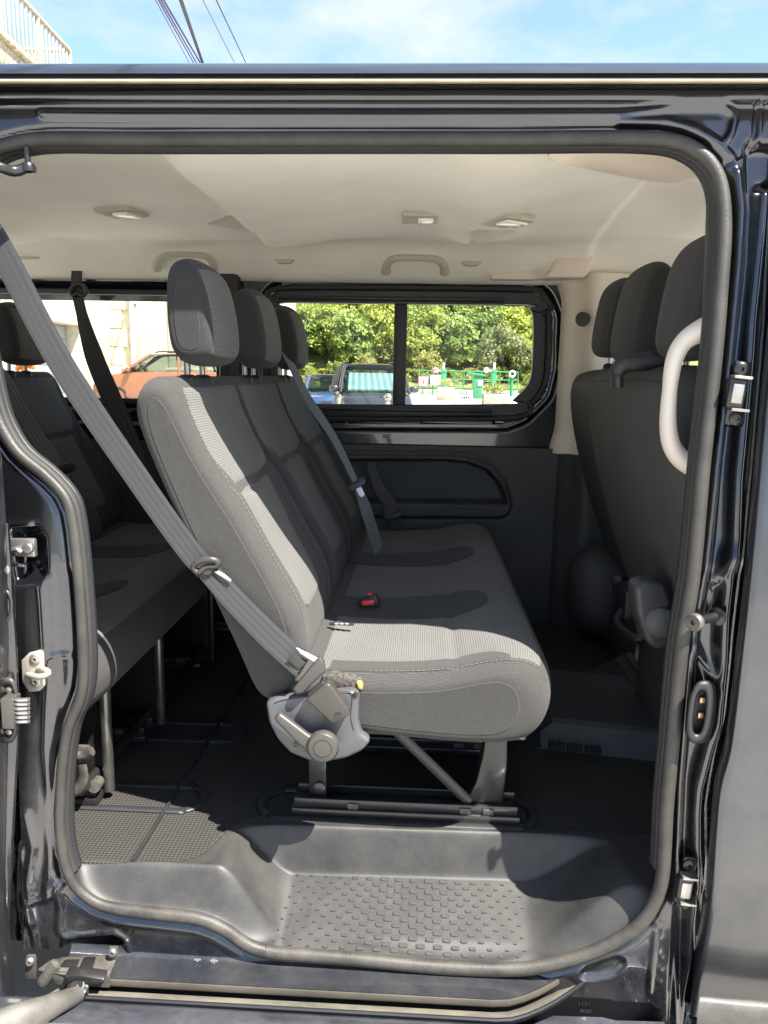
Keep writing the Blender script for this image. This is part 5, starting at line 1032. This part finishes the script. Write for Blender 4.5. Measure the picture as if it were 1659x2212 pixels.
def trunk_v(hgt, r):
    rows = []; n = 7
    for z_, rr in zip(np.linspace(0, hgt, 5), np.linspace(r, r*0.35, 5)):
        th_ = np.linspace(0, 2*math.pi, n, endpoint=False); rows.append(np.stack([rr*np.cos(th_)+0.1*math.sin(z_), rr*np.sin(th_)+0.08*math.cos(z_*1.3), np.full(n, z_)], 1))
    v = np.vstack(rows); f = [list(q) for q in gridf(5, n, False, True)]
    for k in range(4):                                                # main limbs
        a_ = k*1.7+0.4; b0 = len(v); z0 = hgt*(0.55+0.1*k); p0 = np.array([0.1*math.sin(z0), 0.08*math.cos(z0*1.3), z0]); p1 = p0+np.array([math.cos(a_), math.sin(a_), 0.9])*hgt*0.32
        w_ = r*0.22; d1, d2 = np.array([-math.sin(a_), math.cos(a_), 0])*w_, np.array([0, 0, 1])*w_
        v = np.vstack([v, [p0+d1, p0+d2, p0-d1, p0-d2, p1+d1*.3, p1+d2*.3, p1-d1*.3, p1-d2*.3]]); f += [[b0+i, b0+(i+1) % 4, b0+4+(i+1) % 4, b0+4+i] for i in range(4)]
    return v, f
PROTO = []
for s_ in range(5):
    hg = 4.6+0.4*s_; V, Fq = crown(60, 60, (3.0, 3.0, 3.9+0.2*s_), 0.36, 40+s_, -0.8); V = V+[0, 0, hg+0.2]
    ct = mesh('crown', V, Fq, MT['leaf'], None, False); tv, tf = trunk_v(hg+1.5, 0.26); tt = mesh('trunk', tv, tf, MT['bark'], None); PROTO.append((ct.data, tt.data)); bpy.data.objects.remove(ct); bpy.data.objects.remove(tt)
def tree(name, pos, s, label, cat='tree', group=None, proto=None, m=None):
    o = empty(name, pos, label, cat, group); o.scale = (s*rng.uniform(0.9, 1.15), s*rng.uniform(0.9, 1.15), s*rng.uniform(0.9, 1.2)); o.rotation_euler = (0, 0, rng.uniform(0, 6.28))
    c_, t_ = PROTO[rng.integers(5)] if proto is None else proto
    for nm, me in (('crown', c_), ('trunk', t_)):
        k = bpy.data.objects.new(nm, me); COL.objects.link(k); k.parent = o
    return o
cnt = 0
for row, y in enumerate(np.arange(146, 240, 6.5)):
    wid = 24+0.22*(y-140)+6
    for x in np.arange(-wid-4, wid*1.05+4, 4.6+0.02*(y-140)):
        xx, yy = x+rng.uniform(-1.6, 1.6), y+rng.uniform(-2.5, 2.5)
        if row > 6 and xx > 26: continue
        tree('hillside_tree', (xx, yy, float(hz(xx, yy))-0.2), rng.uniform(0.75, 1.15), 'leafy green tree of the wooded slope across the river', group='trees on the wooded slope'); cnt += 1
# paler willows and shrubs along the far bank
V, Fq = crown(40, 60, (2.6, 2.6, 2.4), 0.20, 77, -0.3); V = V+[0, 0, 2.6]; c_ = mesh('crown', V, Fq, MT['leaf_pale'], None, False); tv, tf = trunk_v(2.6, 0.2); t_ = mesh('trunk', tv, tf, MT['bark'], None); WIL = (c_.data, t_.data); bpy.data.objects.remove(c_); bpy.data.objects.remove(t_)
V, Fq = crown(30, 60, (1.8, 1.8, 1.1), 0.18, 78, -0.2); V = V+[0, 0, 1.0]; c_ = mesh('crown', V, Fq, MT['leaf_bank'], None, False); tv, tf = trunk_v(1.2, 0.1); t_ = mesh('trunk', tv, tf, MT['bark'], None); SHR = (c_.data, t_.data); bpy.data.objects.remove(c_); bpy.data.objects.remove(t_)
for (x, y, s_, lab) in ((1085, 790, 1.55, 'pale olive willow standing on the bank behind the right lock winch'), (1130, 800, 1.15, 'pale olive willow on the bank behind the life ring'), (790, 800, 0.85, 'pale willow bush on the far bank above the grey car roof'), (930, 800, 1.05, 'rounded pale green bank tree behind the green lock railing')):
    p_ = PY(x, y, 136.0); tree('willow', (p_[0], 136.0, 0.4), s_, lab, 'tree', None, WIL)
for k, x in enumerate(np.arange(-46, 46, 3.1)):
    xx = x+rng.uniform(-0.8, 0.8); tree('bank_shrub', (xx, 133.5+rng.uniform(-0.6, 3.5), 0.2), rng.uniform(0.7, 1.3), 'low yellow-green shrub at the foot of the far river bank', 'shrub', 'shrubs along the far river bank', SHR)
# ================================================================== cars
mat('car_grey', (0.025, 0.03, 0.036), 0.3, 0.5, 0.9); mat('car_blue', (0.03, 0.07, 0.16), 0.3, 0.4, 0.9); mat('car_orange', (0.27, 0.11, 0.058), 0.28, 0.4, 0.9); mat('car_dark', (0.015, 0.015, 0.016), 0.5)
mat('tyre', (0.02, 0.02, 0.02), 0.8); mat('sunshade', (0.42, 0.62, 0.66), 0.4, 0.4); mat('lamp_glass', (0.6, 0.6, 0.58), 0.15, coat=1.0); mat('car_pane', (0.06, 0.075, 0.075), 0.06, coat=1.0, spec=0.8)
def car(label, pos, rz_, paint, Ln=4.3, Wd=1.8, Ht=1.75, hood=1.02, shade=False, bonnet=0.95, rails=True, ws=0.55):
    o = empty('parked_car', pos, label, 'car'); o.rotation_euler = (0, 0, rz_); w = Wd/2
    base = ORI[o.name].copy(); ORI[o.name] = np.zeros(3)
    def shell(name, st, m, parent):
        n = 13; rows = []
        for x_, hw, z0, zt, r_ in st:
            half = [(hw*0.90, z0), (hw, z0+0.12), (hw*1.0, z0+(zt-z0)*0.55), (hw*0.985, z0+(zt-z0)*0.80), (hw*(1-r_*0.4), zt-0.04), (hw*(1-r_), zt)]
            rows.append([(x_, a_, b_) for a_, b_ in half]+[(x_, 0, zt+0.025)]+[(x_, -a_, b_) for a_, b_ in half[::-1]])
        P_ = spline_rows(np.array(rows, float)); v = P_.reshape(-1, 3); f = [list(q) for q in gridf(*P_.shape[:2])]; f.append(list(range(n))); f.append([(len(P_)-1)*n+i for i in range(n)][::-1])
        return mesh(name, v, f, m, parent, True, sharp=40)
    def spline_rows(R):
        return np.stack([spline(R[:, k], len(R)*4) for k in range(R.shape[1])], 1)
    f0, b0 = Ln/2, -Ln/2
    body = shell('body', [(f0, w*0.72, 0.30, 0.68, 0.10), (f0-0.12, w*0.90, 0.24, 0.80, 0.12), (f0-0.5, w*0.98, 0.22, hood-0.08, 0.14), (f0-bonnet, w, 0.22, hood, 0.12), (0, w, 0.22, hood+0.02, 0.06), (b0+0.6, w, 0.22, hood+0.05, 0.06), (b0+0.1, w*0.95, 0.26, hood+0.04, 0.08), (b0, w*0.85, 0.32, hood-0.1, 0.1)], MT[paint], o)
    xs0, xr = f0-bonnet+0.12, f0-bonnet-ws
    cw = lambda x_, z_, hw: (x_, hw, z_)
    st = [(xs0, w*0.90, hood-0.02, hood+0.02, 0.02), ((xs0+xr)/2, w*0.86, hood-0.02, (hood+Ht)/2+0.02, 0.08), (xr, w*0.82, hood-0.02, Ht-0.04, 0.16), ((xr+b0)/2, w*0.83, hood-0.02, Ht, 0.16), (b0+0.45, w*0.82, hood-0.02, Ht-0.05, 0.16), (b0+0.12, w*0.84, hood-0.02, hood+0.15, 0.10)]
    shell('glasshouse', [(a_, b_*1.0, c_, d_, e_) for a_, b_, c_, d_, e_ in st], MT['car_glass'], o)
    # roof skin and pillars stand 15 mm proud of the glass
    rx = np.linspace(xr-0.02, b0+0.42, 8); rr_ = np.stack([np.stack([np.full(9, x_), np.linspace(-1, 1, 9)*w*0.755, Ht-0.02+0.055*(1-np.linspace(-1, 1, 9)**4)-0.05*max(0, abs((x_-(xr+b0)/2)/1.4))**3], 1) for x_ in rx])
    grid('roof', rr_, MT[paint], o, flip=True)
    for sy in (1, -1):
        for (x_a, z_a, x_b, z_b, r_) in ((xs0, hood, xr, Ht-0.03, 0.045), (xr-0.85, hood, xr-0.80, Ht-0.04, 0.035), (xr-1.65, hood, xr-1.55, Ht-0.04, 0.04), (b0+0.15, hood, b0+0.45, Ht-0.05, 0.07)):
            tube('pillar', [(x_a, sy*w*0.945, z_a), ((x_a+x_b)/2, sy*w*0.885, (z_a+z_b)/2), (x_b, sy*w*0.765, z_b)], r_, MT[paint], o, 8)
        if rails: tube('roof_rail', [(xr-0.1, sy*w*0.70, Ht+0.02), (xr-0.25, sy*w*0.70, Ht+0.06), (b0+0.75, sy*w*0.70, Ht+0.06), (b0+0.6, sy*w*0.70, Ht+0.02)], 0.018, MT['car_dark'], o, 8)
        mi = blob_at('mirror', (xs0-0.25, sy*(w+0.10), hood+0.10), (0.07, 0.12, 0.085), MT[paint], o); tube('mirror_arm', [(xs0-0.27, sy*w*0.9, hood+0.03), (xs0-0.25, sy*(w+0.05), hood+0.06)], 0.025, MT['car_dark'], mi, 8)
        rbox('headlight', (f0-0.16, sy*w*0.66, 0.68), (0.22, 0.34, 0.14), MT['lamp_glass'], o, 0.05, seg=3)
        tube('door_line', [(xr-0.80, sy*(w+0.001), 0.35), (xr-0.80, sy*(w+0.001), hood-0.05)], 0.006, MT['car_dark'], o, 6)
        rbox('door_handle', (xr-0.62, sy*(w+0.012), hood-0.16), (0.18, 0.03, 0.03), MT[paint], o, 0.01)
        for x_ in (f0-0.80, b0+0.75):
            wh = lathe('wheel', [(0.20, -0.1), (0.30, -0.1), (0.33, -0.07), (0.33, 0.07), (0.30, 0.10), (0.21, 0.10), (0.20, 0.07)], (x_, sy*(w-0.10), 0.33), (0, sy, 0), MT['tyre'], o, 28)
            lathe('rim', [(0.20, 0), (0.205, 0.06), (0.17, 0.075), (0.06, 0.05), (0.0005, 0.055)], (x_, sy*(w-0.10), 0.33), (0, sy, 0), MT['grey_metal'], wh, 20)
    rbox('grille', (f0-0.01, 0, 0.60), (0.06, Wd*0.44, 0.13), MT['car_dark'], o, 0.02); rbox('number_plate', (f0+0.015, 0, 0.45), (0.03, 0.52, 0.11), MT['white_print'], o, 0.006)
    if shade:
        n_ = 17; z0, z1 = hood+0.06, Ht-0.22; P_ = []
        for i in range(n_):
            t_ = i/(n_-1); off = 0.045*(i % 2); P_.append([(xs0-0.16-off, (t_-0.5)*Wd*0.74, z0), (xr-0.02-off, (t_-0.5)*Wd*0.66, z1)])
        grid('sunshade', np.array(P_), MT['sunshade'], o, smooth=False)
    tube('aerial', [(xr-0.15, 0, Ht), (xr-0.24, 0, Ht+0.16)], 0.008, MT['car_dark'], o, 6)
    ORI[o.name] = base; return o
def blob_at(name, c, s, m, parent):
    t = np.linspace(-math.pi/2, math.pi/2, 10); u = np.linspace(0, 2*math.pi, 16, endpoint=False); T_, U_ = np.meshgrid(t, u, indexing='ij'); f_ = lambda v: np.sign(v)*np.abs(v)**0.75
    return grid(name, np.stack([s[0]*f_(np.cos(T_))*f_(np.cos(U_)), s[1]*f_(np.cos(T_))*f_(np.sin(U_)), s[2]*f_(np.sin(T_))], -1)+np.array(c), m, parent, cm=True)
p_ = PY(790, 870, 19.0); car('dark grey high-roofed car with a silver-blue sunshade behind its windscreen', (p_[0], 20.5, 0), rad(-80), 'car_grey', 4.2, 1.82, 1.80, 1.08, True)
p_ = PY(712, 860, 27.0); car('blue car parked behind the grey high-roofed car', (p_[0], 27.0, 0), rad(-80), 'car_blue', 4.1, 1.75, 1.50, 0.95, False, rails=False)
p_ = PY(262, 800, 23.2); car('orange crossover parked before the cream house wall', (p_[0]+1.25, 24.0, 0.42), rad(186), 'car_orange', 4.4, 1.84, 1.64, 1.06, False, 1.05, True, 0.75)
# ================================================================== houses
mat('render_cream', (0.58, 0.54, 0.42), 0.9, var=0.06, vscale=0.8, bump=0.25, bscale=60); mat('stone_cream', (0.62, 0.56, 0.43), 0.9, var=0.15, vscale=6, bump=0.4, bscale=40)
mat('render_grey', (0.36, 0.34, 0.28), 0.9, var=0.15, vscale=2, bump=0.3, bscale=40); mat('garage_grey', (0.30, 0.34, 0.35), 0.5, var=0.06, vscale=3); mat('zinc_pipe', (0.45, 0.46, 0.46), 0.45, 0.3)
mat('rail_cream', (0.33, 0.30, 0.245), 0.6, var=0.25, vscale=9); mat('slab_worn', (0.34, 0.30, 0.22), 0.95, var=0.5, vscale=7, bump=0.8, bscale=20, detail=9); mat('roof_slate', (0.10, 0.11, 0.12), 0.6, var=0.2, vscale=3)
mat('blue_paint', (0.10, 0.26, 0.30), 0.5); mat('stone_speckled', (0.34, 0.32, 0.26), 0.95, var=0.7, vscale=14, bump=0.8, bscale=25, detail=9)
HY_ = 27.6; GZ0 = 0.42
hx0, hx1 = PY(230, 760, HY_)[0], PY(600, 760, HY_)[0]
hs = empty('house', ((hx0+hx1)/2, HY_+2, GZ0), 'cream rendered house with corner stones and a grey downpipe behind the orange car', 'house')
rbox('wall', ((hx0+hx1)/2, HY_+2, 4.9), (hx1-hx0, 4.0, 9.2), MT['render_cream'], hs, 0.01)
prism('roof', [(hx0-0.3, HY_-0.3, 9.4), (hx0-0.3, HY_+4.3, 9.4), (hx0-0.3, HY_+2, 11.0)], (hx1-hx0+0.6, 0, 0), MT['roof_slate'], hs, 0.02)
for k in range(14):
    for xe, sg1 in ((hx0, 1), (hx1, -1)): rbox('corner_stone', (xe+sg1*(0.46 if k % 2 else 0.32), HY_-0.02, 0.75+k*0.64), (0.92 if k % 2 else 0.64, 0.12, 0.61), MT['stone_cream'], hs, 0.02)
dpx = PY(286, 650, HY_)[0]; tube('downpipe', [(dpx, HY_-0.12, 9.2), (dpx, HY_-0.12, 0.45)], 0.10, MT['zinc_pipe'], hs, 10)
rbox('pipe_bracket', (dpx, HY_-0.08, PY(288, 655, HY_)[2]), (0.30, 0.16, 0.07), MT['zinc_pipe'], hs, 0.01)
for (xw, zw) in ((PY(372, 700, HY_)[0], PY(372, 700, HY_)[2]-0.3), (PY(372, 700, HY_)[0], PY(372, 700, HY_)[2]+3.6)):
    wn_ = rbox('window', (xw+0.72, HY_-0.02, zw), (1.7, 0.10, 2.5), MT['stone_cream'], hs, 0.02); rbox('pane', (xw+0.76, HY_-0.075, zw+0.1), (1.25, 0.03, 2.1), MT['car_pane'], wn_, 0.006)
    rbox('sash_bar', (xw+0.76, HY_-0.095, zw+0.1), (0.06, 0.03, 2.1), MT['white_sash'] if 'white_sash' in MT else mat('white_sash', (0.7, 0.7, 0.66), 0.5), wn_, 0.006); rbox('sill', (xw+0.72, HY_-0.10, zw-1.28), (1.9, 0.25, 0.10), MT['stone_cream'], wn_, 0.01)
# recess with meter box between house and garage
WY = 30.2
rw = empty('gate_wall', PY(205, 860, WY)*[1, 1, 0]+[0, 0, GZ0], 'shaded grey wall with a meter box between garage and house', 'wall')
ra, rb_ = PY(165, 700, WY)[0], hx0+0.3
rbox('wall', ((ra+rb_)/2, WY+0.3, 3.2), (rb_-ra+1.2, 0.6, 6.4), MT['render_grey'], rw, 0.01)
mb = PY(221, 712, WY-0.2); rbox('lower_wall', (mb[0]+0.2, WY-0.15, 1.25), (1.9, 0.3, 1.9), MT['stone_cream'], rw, 0.02); mbx = rbox('meter_box', (mb[0]+0.05, WY-0.2, mb[2]-0.05), (0.82, 0.4, 1.0), MT['render_cream'], rw, 0.03); rbox('meter_door', (mb[0]+0.05, WY-0.42, mb[2]-0.05), (0.58, 0.05, 0.62), MT['stone_cream'], mbx, 0.02)
rbox('ledge', (mb[0]-0.36, WY-0.15, mb[2]+0.92), (0.75, 0.3, 0.22), MT['blue_paint'], rw, 0.02)
# garage wing with terrace on top; its wall runs away from the van
A0, A1 = np.array([-10.44, 17.3]), np.array([-11.33, 29.5]); dr = (A1-A0)/np.linalg.norm(A1-A0); nrml = np.array([-dr[1], dr[0]])
ga = empty('garage', (-13.0, 22.5, GZ0), 'cream garage with a grey sectional door and a railed terrace on its flat roof', 'garage')
ang = math.atan2(dr[1], dr[0]); RG = Matrix.Rotation(ang, 3, 'Z')
def gbox(name, s0, s1, z0, z1, d0, d1, m, parent, bev=0.01):
    """box along the garage wall: s along it, d outwards from its face"""
    c = A0+dr*((s0+s1)/2)-nrml*((d0+d1)/2); return rbox(name, (c[0], c[1], (z0+z1)/2), (s1-s0, abs(d1-d0), z1-z0), m, parent, bev, rot=RG)
def gs_(x, y):                                                        # where a photo ray meets the garage wall plane
    d_ = ray(x, y); n3 = np.array([nrml[0], nrml[1], 0]); t = ((np.array([A0[0], A0[1], 0])-CAM) @ n3)/(d_ @ n3); q_ = CAM+d_*t; return float((q_[:2]-A0) @ dr), float(q_[2])
s_r, z_l = gs_(172, 704); s_l = s_r-5.2; SE = 12.2; SB = -6.0
ZS = 8.75
gbox('wall', SB, s_l-0.25, 0.2, ZS, -7.0, 0, MT['render_cream'], ga); gbox('wall', s_r+0.25, SE, 0.2, ZS, -7.0, 0, MT['render_cream'], ga); gbox('wall', s_l-0.25, s_r+0.25, z_l+0.22, ZS, -7.0, 0, MT['render_cream'], ga, 0.0)
gbox('door_surround', s_l-0.30, s_r+0.30, z_l, z_l+0.30, -0.6, 0.10, MT['stone_cream'], ga)
for s0 in (s_l-0.30, s_r): gbox('door_surround', s0, s0+0.30, 0.2, z_l, -0.6, 0.10, MT['stone_cream'], ga)
gd = gbox('garage_door', s_l, s_r, 0.3, z_l, -0.50, -0.44, MT['garage_grey'], ga)
for k in range(6): gbox('door_panel', s_l+0.04, s_r-0.04, 0.42+k*(z_l-0.42)/6, 0.42+(k+1)*(z_l-0.42)/6-0.03, -0.44, -0.41, MT['garage_grey'], gd, 0.01)
gbox('terrace_edge', SB, SE+0.2, ZS, ZS+0.55, -7.0, 0.3, MT['slab_worn'], ga, 0.06)
gbox('terrace_coping', SB, SE+0.2, ZS+0.55, ZS+0.72, -0.7, 0.42, MT['slab_worn'], ga, 0.04)
sc_, zc_ = gs_(154, 106)
ZR = zc_; s_end = min(sc_, SE-0.1)
gbox('handrail', SB, s_end, ZR-0.10, ZR, -0.12, 0.0, MT['rail_cream'], ga, 0.02); gbox('lower_rail', SB, s_end, ZS+0.86, ZS+0.93, -0.10, -0.02, MT['rail_cream'], ga, 0.01)
s_ = s_end; k = 0; bal0 = None
while s_ > SB+0.5:
    pp = k % 9 == 0; c = A0+dr*s_+nrml*0.06
    if pp: gbox('rail_post', s_-0.06, s_+0.06, ZS+0.70, ZR-0.02, -0.11, -0.01, MT['rail_cream'], ga, 0.01)
    elif bal0 is None: bal0 = rbox('baluster', (c[0], c[1], (ZS+0.70+ZR)/2), (0.045, 0.045, ZR-ZS-0.75), MT['rail_cream'], ga, 0.004); bc0 = c
    else:
        o_ = bal0.copy(); COL.objects.link(o_); o_.parent = ga; o_.location = (c[0]-bc0[0], c[1]-bc0[1], 0)
    s_ -= 0.26; k += 1
for j in range(1, 22):                                                # far side of the terrace rail, at right angles
    c = A0+dr*(s_end-0.06)+nrml*(0.06+0.26*j); o_ = bal0.copy(); COL.objects.link(o_); o_.parent = ga; o_.location = (c[0]-bc0[0], c[1]-bc0[1], 0)
c = A0+dr*(s_end-0.06)+nrml*2.8; rbox('handrail', (c[0], c[1], ZR-0.06), (0.10, 5.6, 0.10), MT['rail_cream'], ga, 0.02, rot=RG @ Matrix.Rotation(rad(-90), 3, 'Z') @ Matrix.Rotation(rad(90), 3, 'Z'))
# stone gatepost and orange shrub at the far left of the rear window
gp_ = PY(-4, 780, 9.0); gpo = empty('gatepost', (gp_[0]-0.05, 9.0, 0.0), 'speckled rough stone gatepost beside the orange flowering shrub', 'gatepost')
rbox('shaft', (gp_[0]-0.05, 9.0, 1.5), (0.36, 0.36, 3.0), MT['stone_speckled'], gpo, 0.03, seg=3); rbox('cap', (gp_[0]-0.05, 9.0, 3.05), (0.46, 0.46, 0.14), MT['stone_cream'], gpo, 0.02)
leafmat('flower_orange', (0.72, 0.26, 0.015), 0.1)
fs_ = PY(8, 770, 10.0); fo = empty('flowering_shrub', (fs_[0]-0.15, 10.0, 0), 'orange flowering shrub behind the stone gatepost', 'shrub')
V, Fq = crown(24, 80, (0.5, 0.5, 0.42), 0.045, 91, -0.9); mesh('crown', V+[fs_[0]-0.15, 10.0, 1.62], Fq, MT['flower_orange'], fo, False); tv, tf = trunk_v(1.5, 0.12); mesh('trunk', np.asarray(tv)*[0.3, 0.3, 1]+[fs_[0]-0.15, 10.0, 0], tf, MT['bark'], fo)
# ================================================================== overhead cables
mat('cable_violet', (0.035, 0.015, 0.05), 0.6); mat('cable_black', (0.02, 0.018, 0.016), 0.6); mat('cable_grey', (0.10, 0.11, 0.14), 0.5)
def cable(p0, p1, r, m, label, twist=False):
    r = r*2.4
    a_, b_ = PY(*p0, 26.5), PY(*p1, 17.5); d_ = a_-b_; e0 = b_-d_*2.2; e1 = a_+d_*0.16
    t = np.linspace(0, 1, 60); c_ = e1+(e0-e1)*t[:, None]-np.array([0, 0, 1])*0.0
    o = None
    if not twist: o = tube('overhead_cable', c_, r, MT[m], None, 6)
    else:
        t = np.linspace(0, 1, 700); base = e1+(e0-e1)*t[:, None]; L_ = np.linalg.norm(e0-e1)
        vs, fs = [], []
        for ph in (0, 2.1, 4.2):
            w_ = 2*math.pi*L_/1.0*t+ph; q_ = base+np.stack([np.cos(w_), 0*w_, np.sin(w_)], 1)*r*0.75
            tt_ = np.gradient(q_, axis=0); tt_ /= np.linalg.norm(tt_, axis=1)[:, None]; u_ = np.cross(tt_, [1, 0, 0]); u_ /= np.linalg.norm(u_, axis=1)[:, None]; v_ = np.cross(tt_, u_)
            th_ = np.linspace(0, 2*math.pi, 6, endpoint=False); P_ = q_[:, None]+0.8*r*(np.cos(th_)[None, :, None]*u_[:, None]+np.sin(th_)[None, :, None]*v_[:, None]); n0 = len(vs)*0+sum(len(x) for x in vs); vs.append(P_.reshape(-1, 3)); fs.append(gridf(700, 6, False, True)+n0)
        o = mesh('overhead_cable', np.vstack(vs), np.vstack(fs), MT[m], None)
    o['label'] = label; o['category'] = 'cable'; return o
cable((402, 123), (336, 0), 0.0045, 'cable_violet', 'thinnest violet overhead cable, on the outer side of the bundle of four')
cable((411, 123), (342, 0), 0.007, 'cable_violet', 'violet overhead cable, second in the bundle of four'); cable((417, 123), (347, 0), 0.008, 'cable_violet', 'violet overhead cable, third in the bundle of four'); cable((425, 123), (353, 0), 0.010, 'cable_violet', 'thick violet overhead cable of the bundle, beside the twisted cable')
cable((433, 123), (390, 0), 0.013, 'cable_black', 'thick twisted black overhead cable', True)
cable((500, 123), (438, 0), 0.0055, 'cable_grey', 'single grey overhead wire beside the twisted black cable'); cable((525, 123), (467, 0), 0.0065, 'cable_black', 'single dark overhead wire farthest from the cable bundle')
# ================================================================== at the lock
mat('lock_green', (0.03, 0.22, 0.09), 0.45); mat('white_paint', (0.62, 0.62, 0.60), 0.5); mat('red_paint', (0.42, 0.08, 0.08), 0.5); mat('planter_stone', (0.33, 0.29, 0.23), 0.95, var=0.25, vscale=4, bump=0.7, bscale=14); mat('concrete', (0.36, 0.34, 0.30), 0.9, var=0.15, vscale=2)
LY = 66.0
def lp(x, y, Y=LY): return PY(x, y, Y)
rl = empty('lock_railing', lp(1010, 853)*[1, 1, 0], 'long green tubular railing on a pale plinth along the lock', 'railing')
xa_, xb_ = lp(905, 830)[0], lp(1118, 830)[0]; zt_ = lp(1010, 802)[2]; zb_ = 0.45
rbox('plinth', ((xa_+xb_)/2, LY, 0.20), (xb_-xa_, 0.5, 0.44), MT['concrete'], rl, 0.04)
for z_ in (zt_, (zt_*0.55+zb_*0.45), zb_+0.12): tube('rail', [(xa_, LY, z_), (xb_, LY, z_)], 0.045, MT['lock_green'], rl, 8)
for x_ in np.linspace(xa_, xb_, 12): tube('rail_post', [(x_, LY, 0.3), (x_, LY, zt_)], 0.05, MT['lock_green'], rl, 8)
for k in range(3): tube('plinth_foot', [(xa_+(k+0.5)*(xb_-xa_)/3, LY-0.2, -0.02), (xa_+(k+0.5)*(xb_-xa_)/3, LY-0.2, 0.3)], 0.14, MT['white_paint'], rl, 10)
def winch(px_, lab):
    c = lp(px_, 830, 64.5); o = empty('lock_winch', (c[0], 64.5, 0), lab, 'lock winch'); zt = lp(px_, 806, 64.5)[2]; zp = lp(px_, 783, 64.5)[2]
    rbox('pedestal', (c[0], 64.5, zt/2), (0.42, 0.42, zt), MT['lock_green'], o, 0.05); rbox('gear_box', (c[0], 64.5, zt+0.12), (0.55, 0.45, 0.30), MT['lock_green'], o, 0.06)
    tube('rack_bar', [(c[0], 64.5, zt), (c[0], 64.5, zp)], 0.10, MT['white_paint'], o, 8)
    rg_ = np.array([(c[0]-0.65+0.17*math.cos(t), 64.2, zt+0.22+0.17*math.sin(t)) for t in np.linspace(0, 2*math.pi, 20, endpoint=False)]); tube('hand_wheel', rg_, 0.06, MT['white_paint'], o, 8, True); tube('wheel_shaft', [(c[0]-0.65, 64.2, zt+0.22), (c[0], 64.4, zt+0.15)], 0.06, MT['white_paint'], o, 8)
winch(957, 'green lock winch with white wheel behind the smaller stone planter'); winch(1066, 'green lock winch with white wheel behind the larger stone planter')
c = lp(1032, 840, 55.0); cc = empty('control_column', (c[0], 55.0, 0), 'solid green control column with a sloping cap before the railing', 'control column'); zt = lp(1032, 812, 55.0)[2]; rbox('column', (c[0], 55, zt/2), (0.62, 0.5, zt), MT['lock_green'], cc, 0.05); rbox('cap', (c[0]-0.15, 55, zt+0.10), (1.3, 0.7, 0.16), MT['lock_green'], cc, 0.05, rot=rad(6)); rbox('panel', (c[0]+0.15, 54.72, zt-0.5), (0.36, 0.06, 0.4), MT['white_paint'], cc, 0.02)
sg_ = empty('warning_sign', lp(915, 850, 63)*[1, 1, 0], 'white notice board with a red border at the end of the railing', 'sign'); c = lp(914, 824, 63.0); tube('post', [(c[0], 63.05, 0), (c[0], 63.05, c[2]+0.5)], 0.05, MT['lock_green'], sg_, 8); rbox('board', (c[0], 62.95, c[2]), (0.82, 0.05, 0.86), MT['red_paint'], sg_, 0.01); rbox('board_face', (c[0], 62.91, c[2]), (0.66, 0.05, 0.70), MT['white_paint'], sg_, 0.005); rbox('pictogram', (c[0]+0.02, 62.88, c[2]), (0.14, 0.03, 0.40), MT['red_paint'], sg_, 0.005)
s2 = empty('notice_board', lp(940, 850, 63.4)*[1, 1, 0], 'white notice board with a small red plate above it beside the bordered sign', 'sign'); c = lp(938, 821, 63.4); tube('post', [(c[0]-0.1, 63.5, 0), (c[0]-0.1, 63.5, c[2]+0.9)], 0.06, MT['lock_green'], s2, 8); rbox('board', (c[0]+0.1, 63.35, c[2]), (0.85, 0.05, 0.80), MT['white_paint'], s2, 0.01); rbox('plate', (c[0]-0.12, 63.33, c[2]+0.70), (0.26, 0.05, 0.30), MT['red_paint'], s2, 0.01)
c = lp(1107, 818, 64.0); lr = empty('life_ring_post', (c[0], 64, 0), 'green post with a white life ring at the end of the railing', 'life ring'); tube('post', [(c[0]-0.05, 64, 0), (c[0]-0.05, 64, c[2]+0.1)], 0.13, MT['lock_green'], lr, 8); tube('ring', np.array([(c[0]+0.22*math.cos(t)-0.05, 63.8, c[2]+0.38+0.22*math.sin(t)) for t in np.linspace(0, 2*math.pi, 24, endpoint=False)]), 0.08, MT['white_paint'], lr, 8, True)
def planter(x0, x1, y0, Y, lab, fl):
    a_, b_ = PY(x0, y0, Y), PY(x1, y0, Y); w_ = b_[0]-a_[0]; cx = (a_[0]+b_[0])/2; zt = a_[2]; o = empty('planter', (cx, Y, 0), lab, 'planter')
    rbox('trough', (cx, Y, zt/2), (w_, w_, zt), MT['planter_stone'], o, 0.05); rbox('soil', (cx, Y, zt), (w_*0.84, w_*0.84, 0.06), MT['bark'], o, 0.01)
    V, Fq = crown(40, 26, (w_*0.45, w_*0.45, 0.30), 0.05, int(x0), -0.1); mesh('plants', V+[cx, Y, zt+0.16], Fq, MT[fl], o, False)
leafmat('plant_cream', (0.42, 0.40, 0.16), 0.25)
planter(944, 981, 836, 50, 'smaller square stone planter with pale flowers before the railing', 'plant_cream'); planter(1043, 1098, 850, 42, 'larger square stone planter with green plants before the railing', 'leaf_bank')
c = PY(838, 860, 17.0); bo = empty('bollard', (c[0], 17, 0), 'grey metal bollard with a ball top before the grey car', 'bollard'); lathe('post', [(0.09, 0), (0.09, 0.05), (0.045, 0.12), (0.04, c[2]-0.15), (0.06, c[2]-0.1), (0.03, c[2]-0.06)], (c[0], 17, 0), (0, 0, 1), MT['grey_metal'], bo, 16); lathe('ball', [(0.0005, -0.09), (0.06, -0.07), (0.09, 0), (0.06, 0.07), (0.0005, 0.09)], (c[0], 17, c[2]+0.02), (0, 0, 1), MT['grey_metal'], bo, 16)
# the paved rim of the quay
tagk(rbox('quay_edge', (0, 69.6, 0.06), (300, 0.7, 0.14), MT['concrete'], None, 0.02), 'structure')
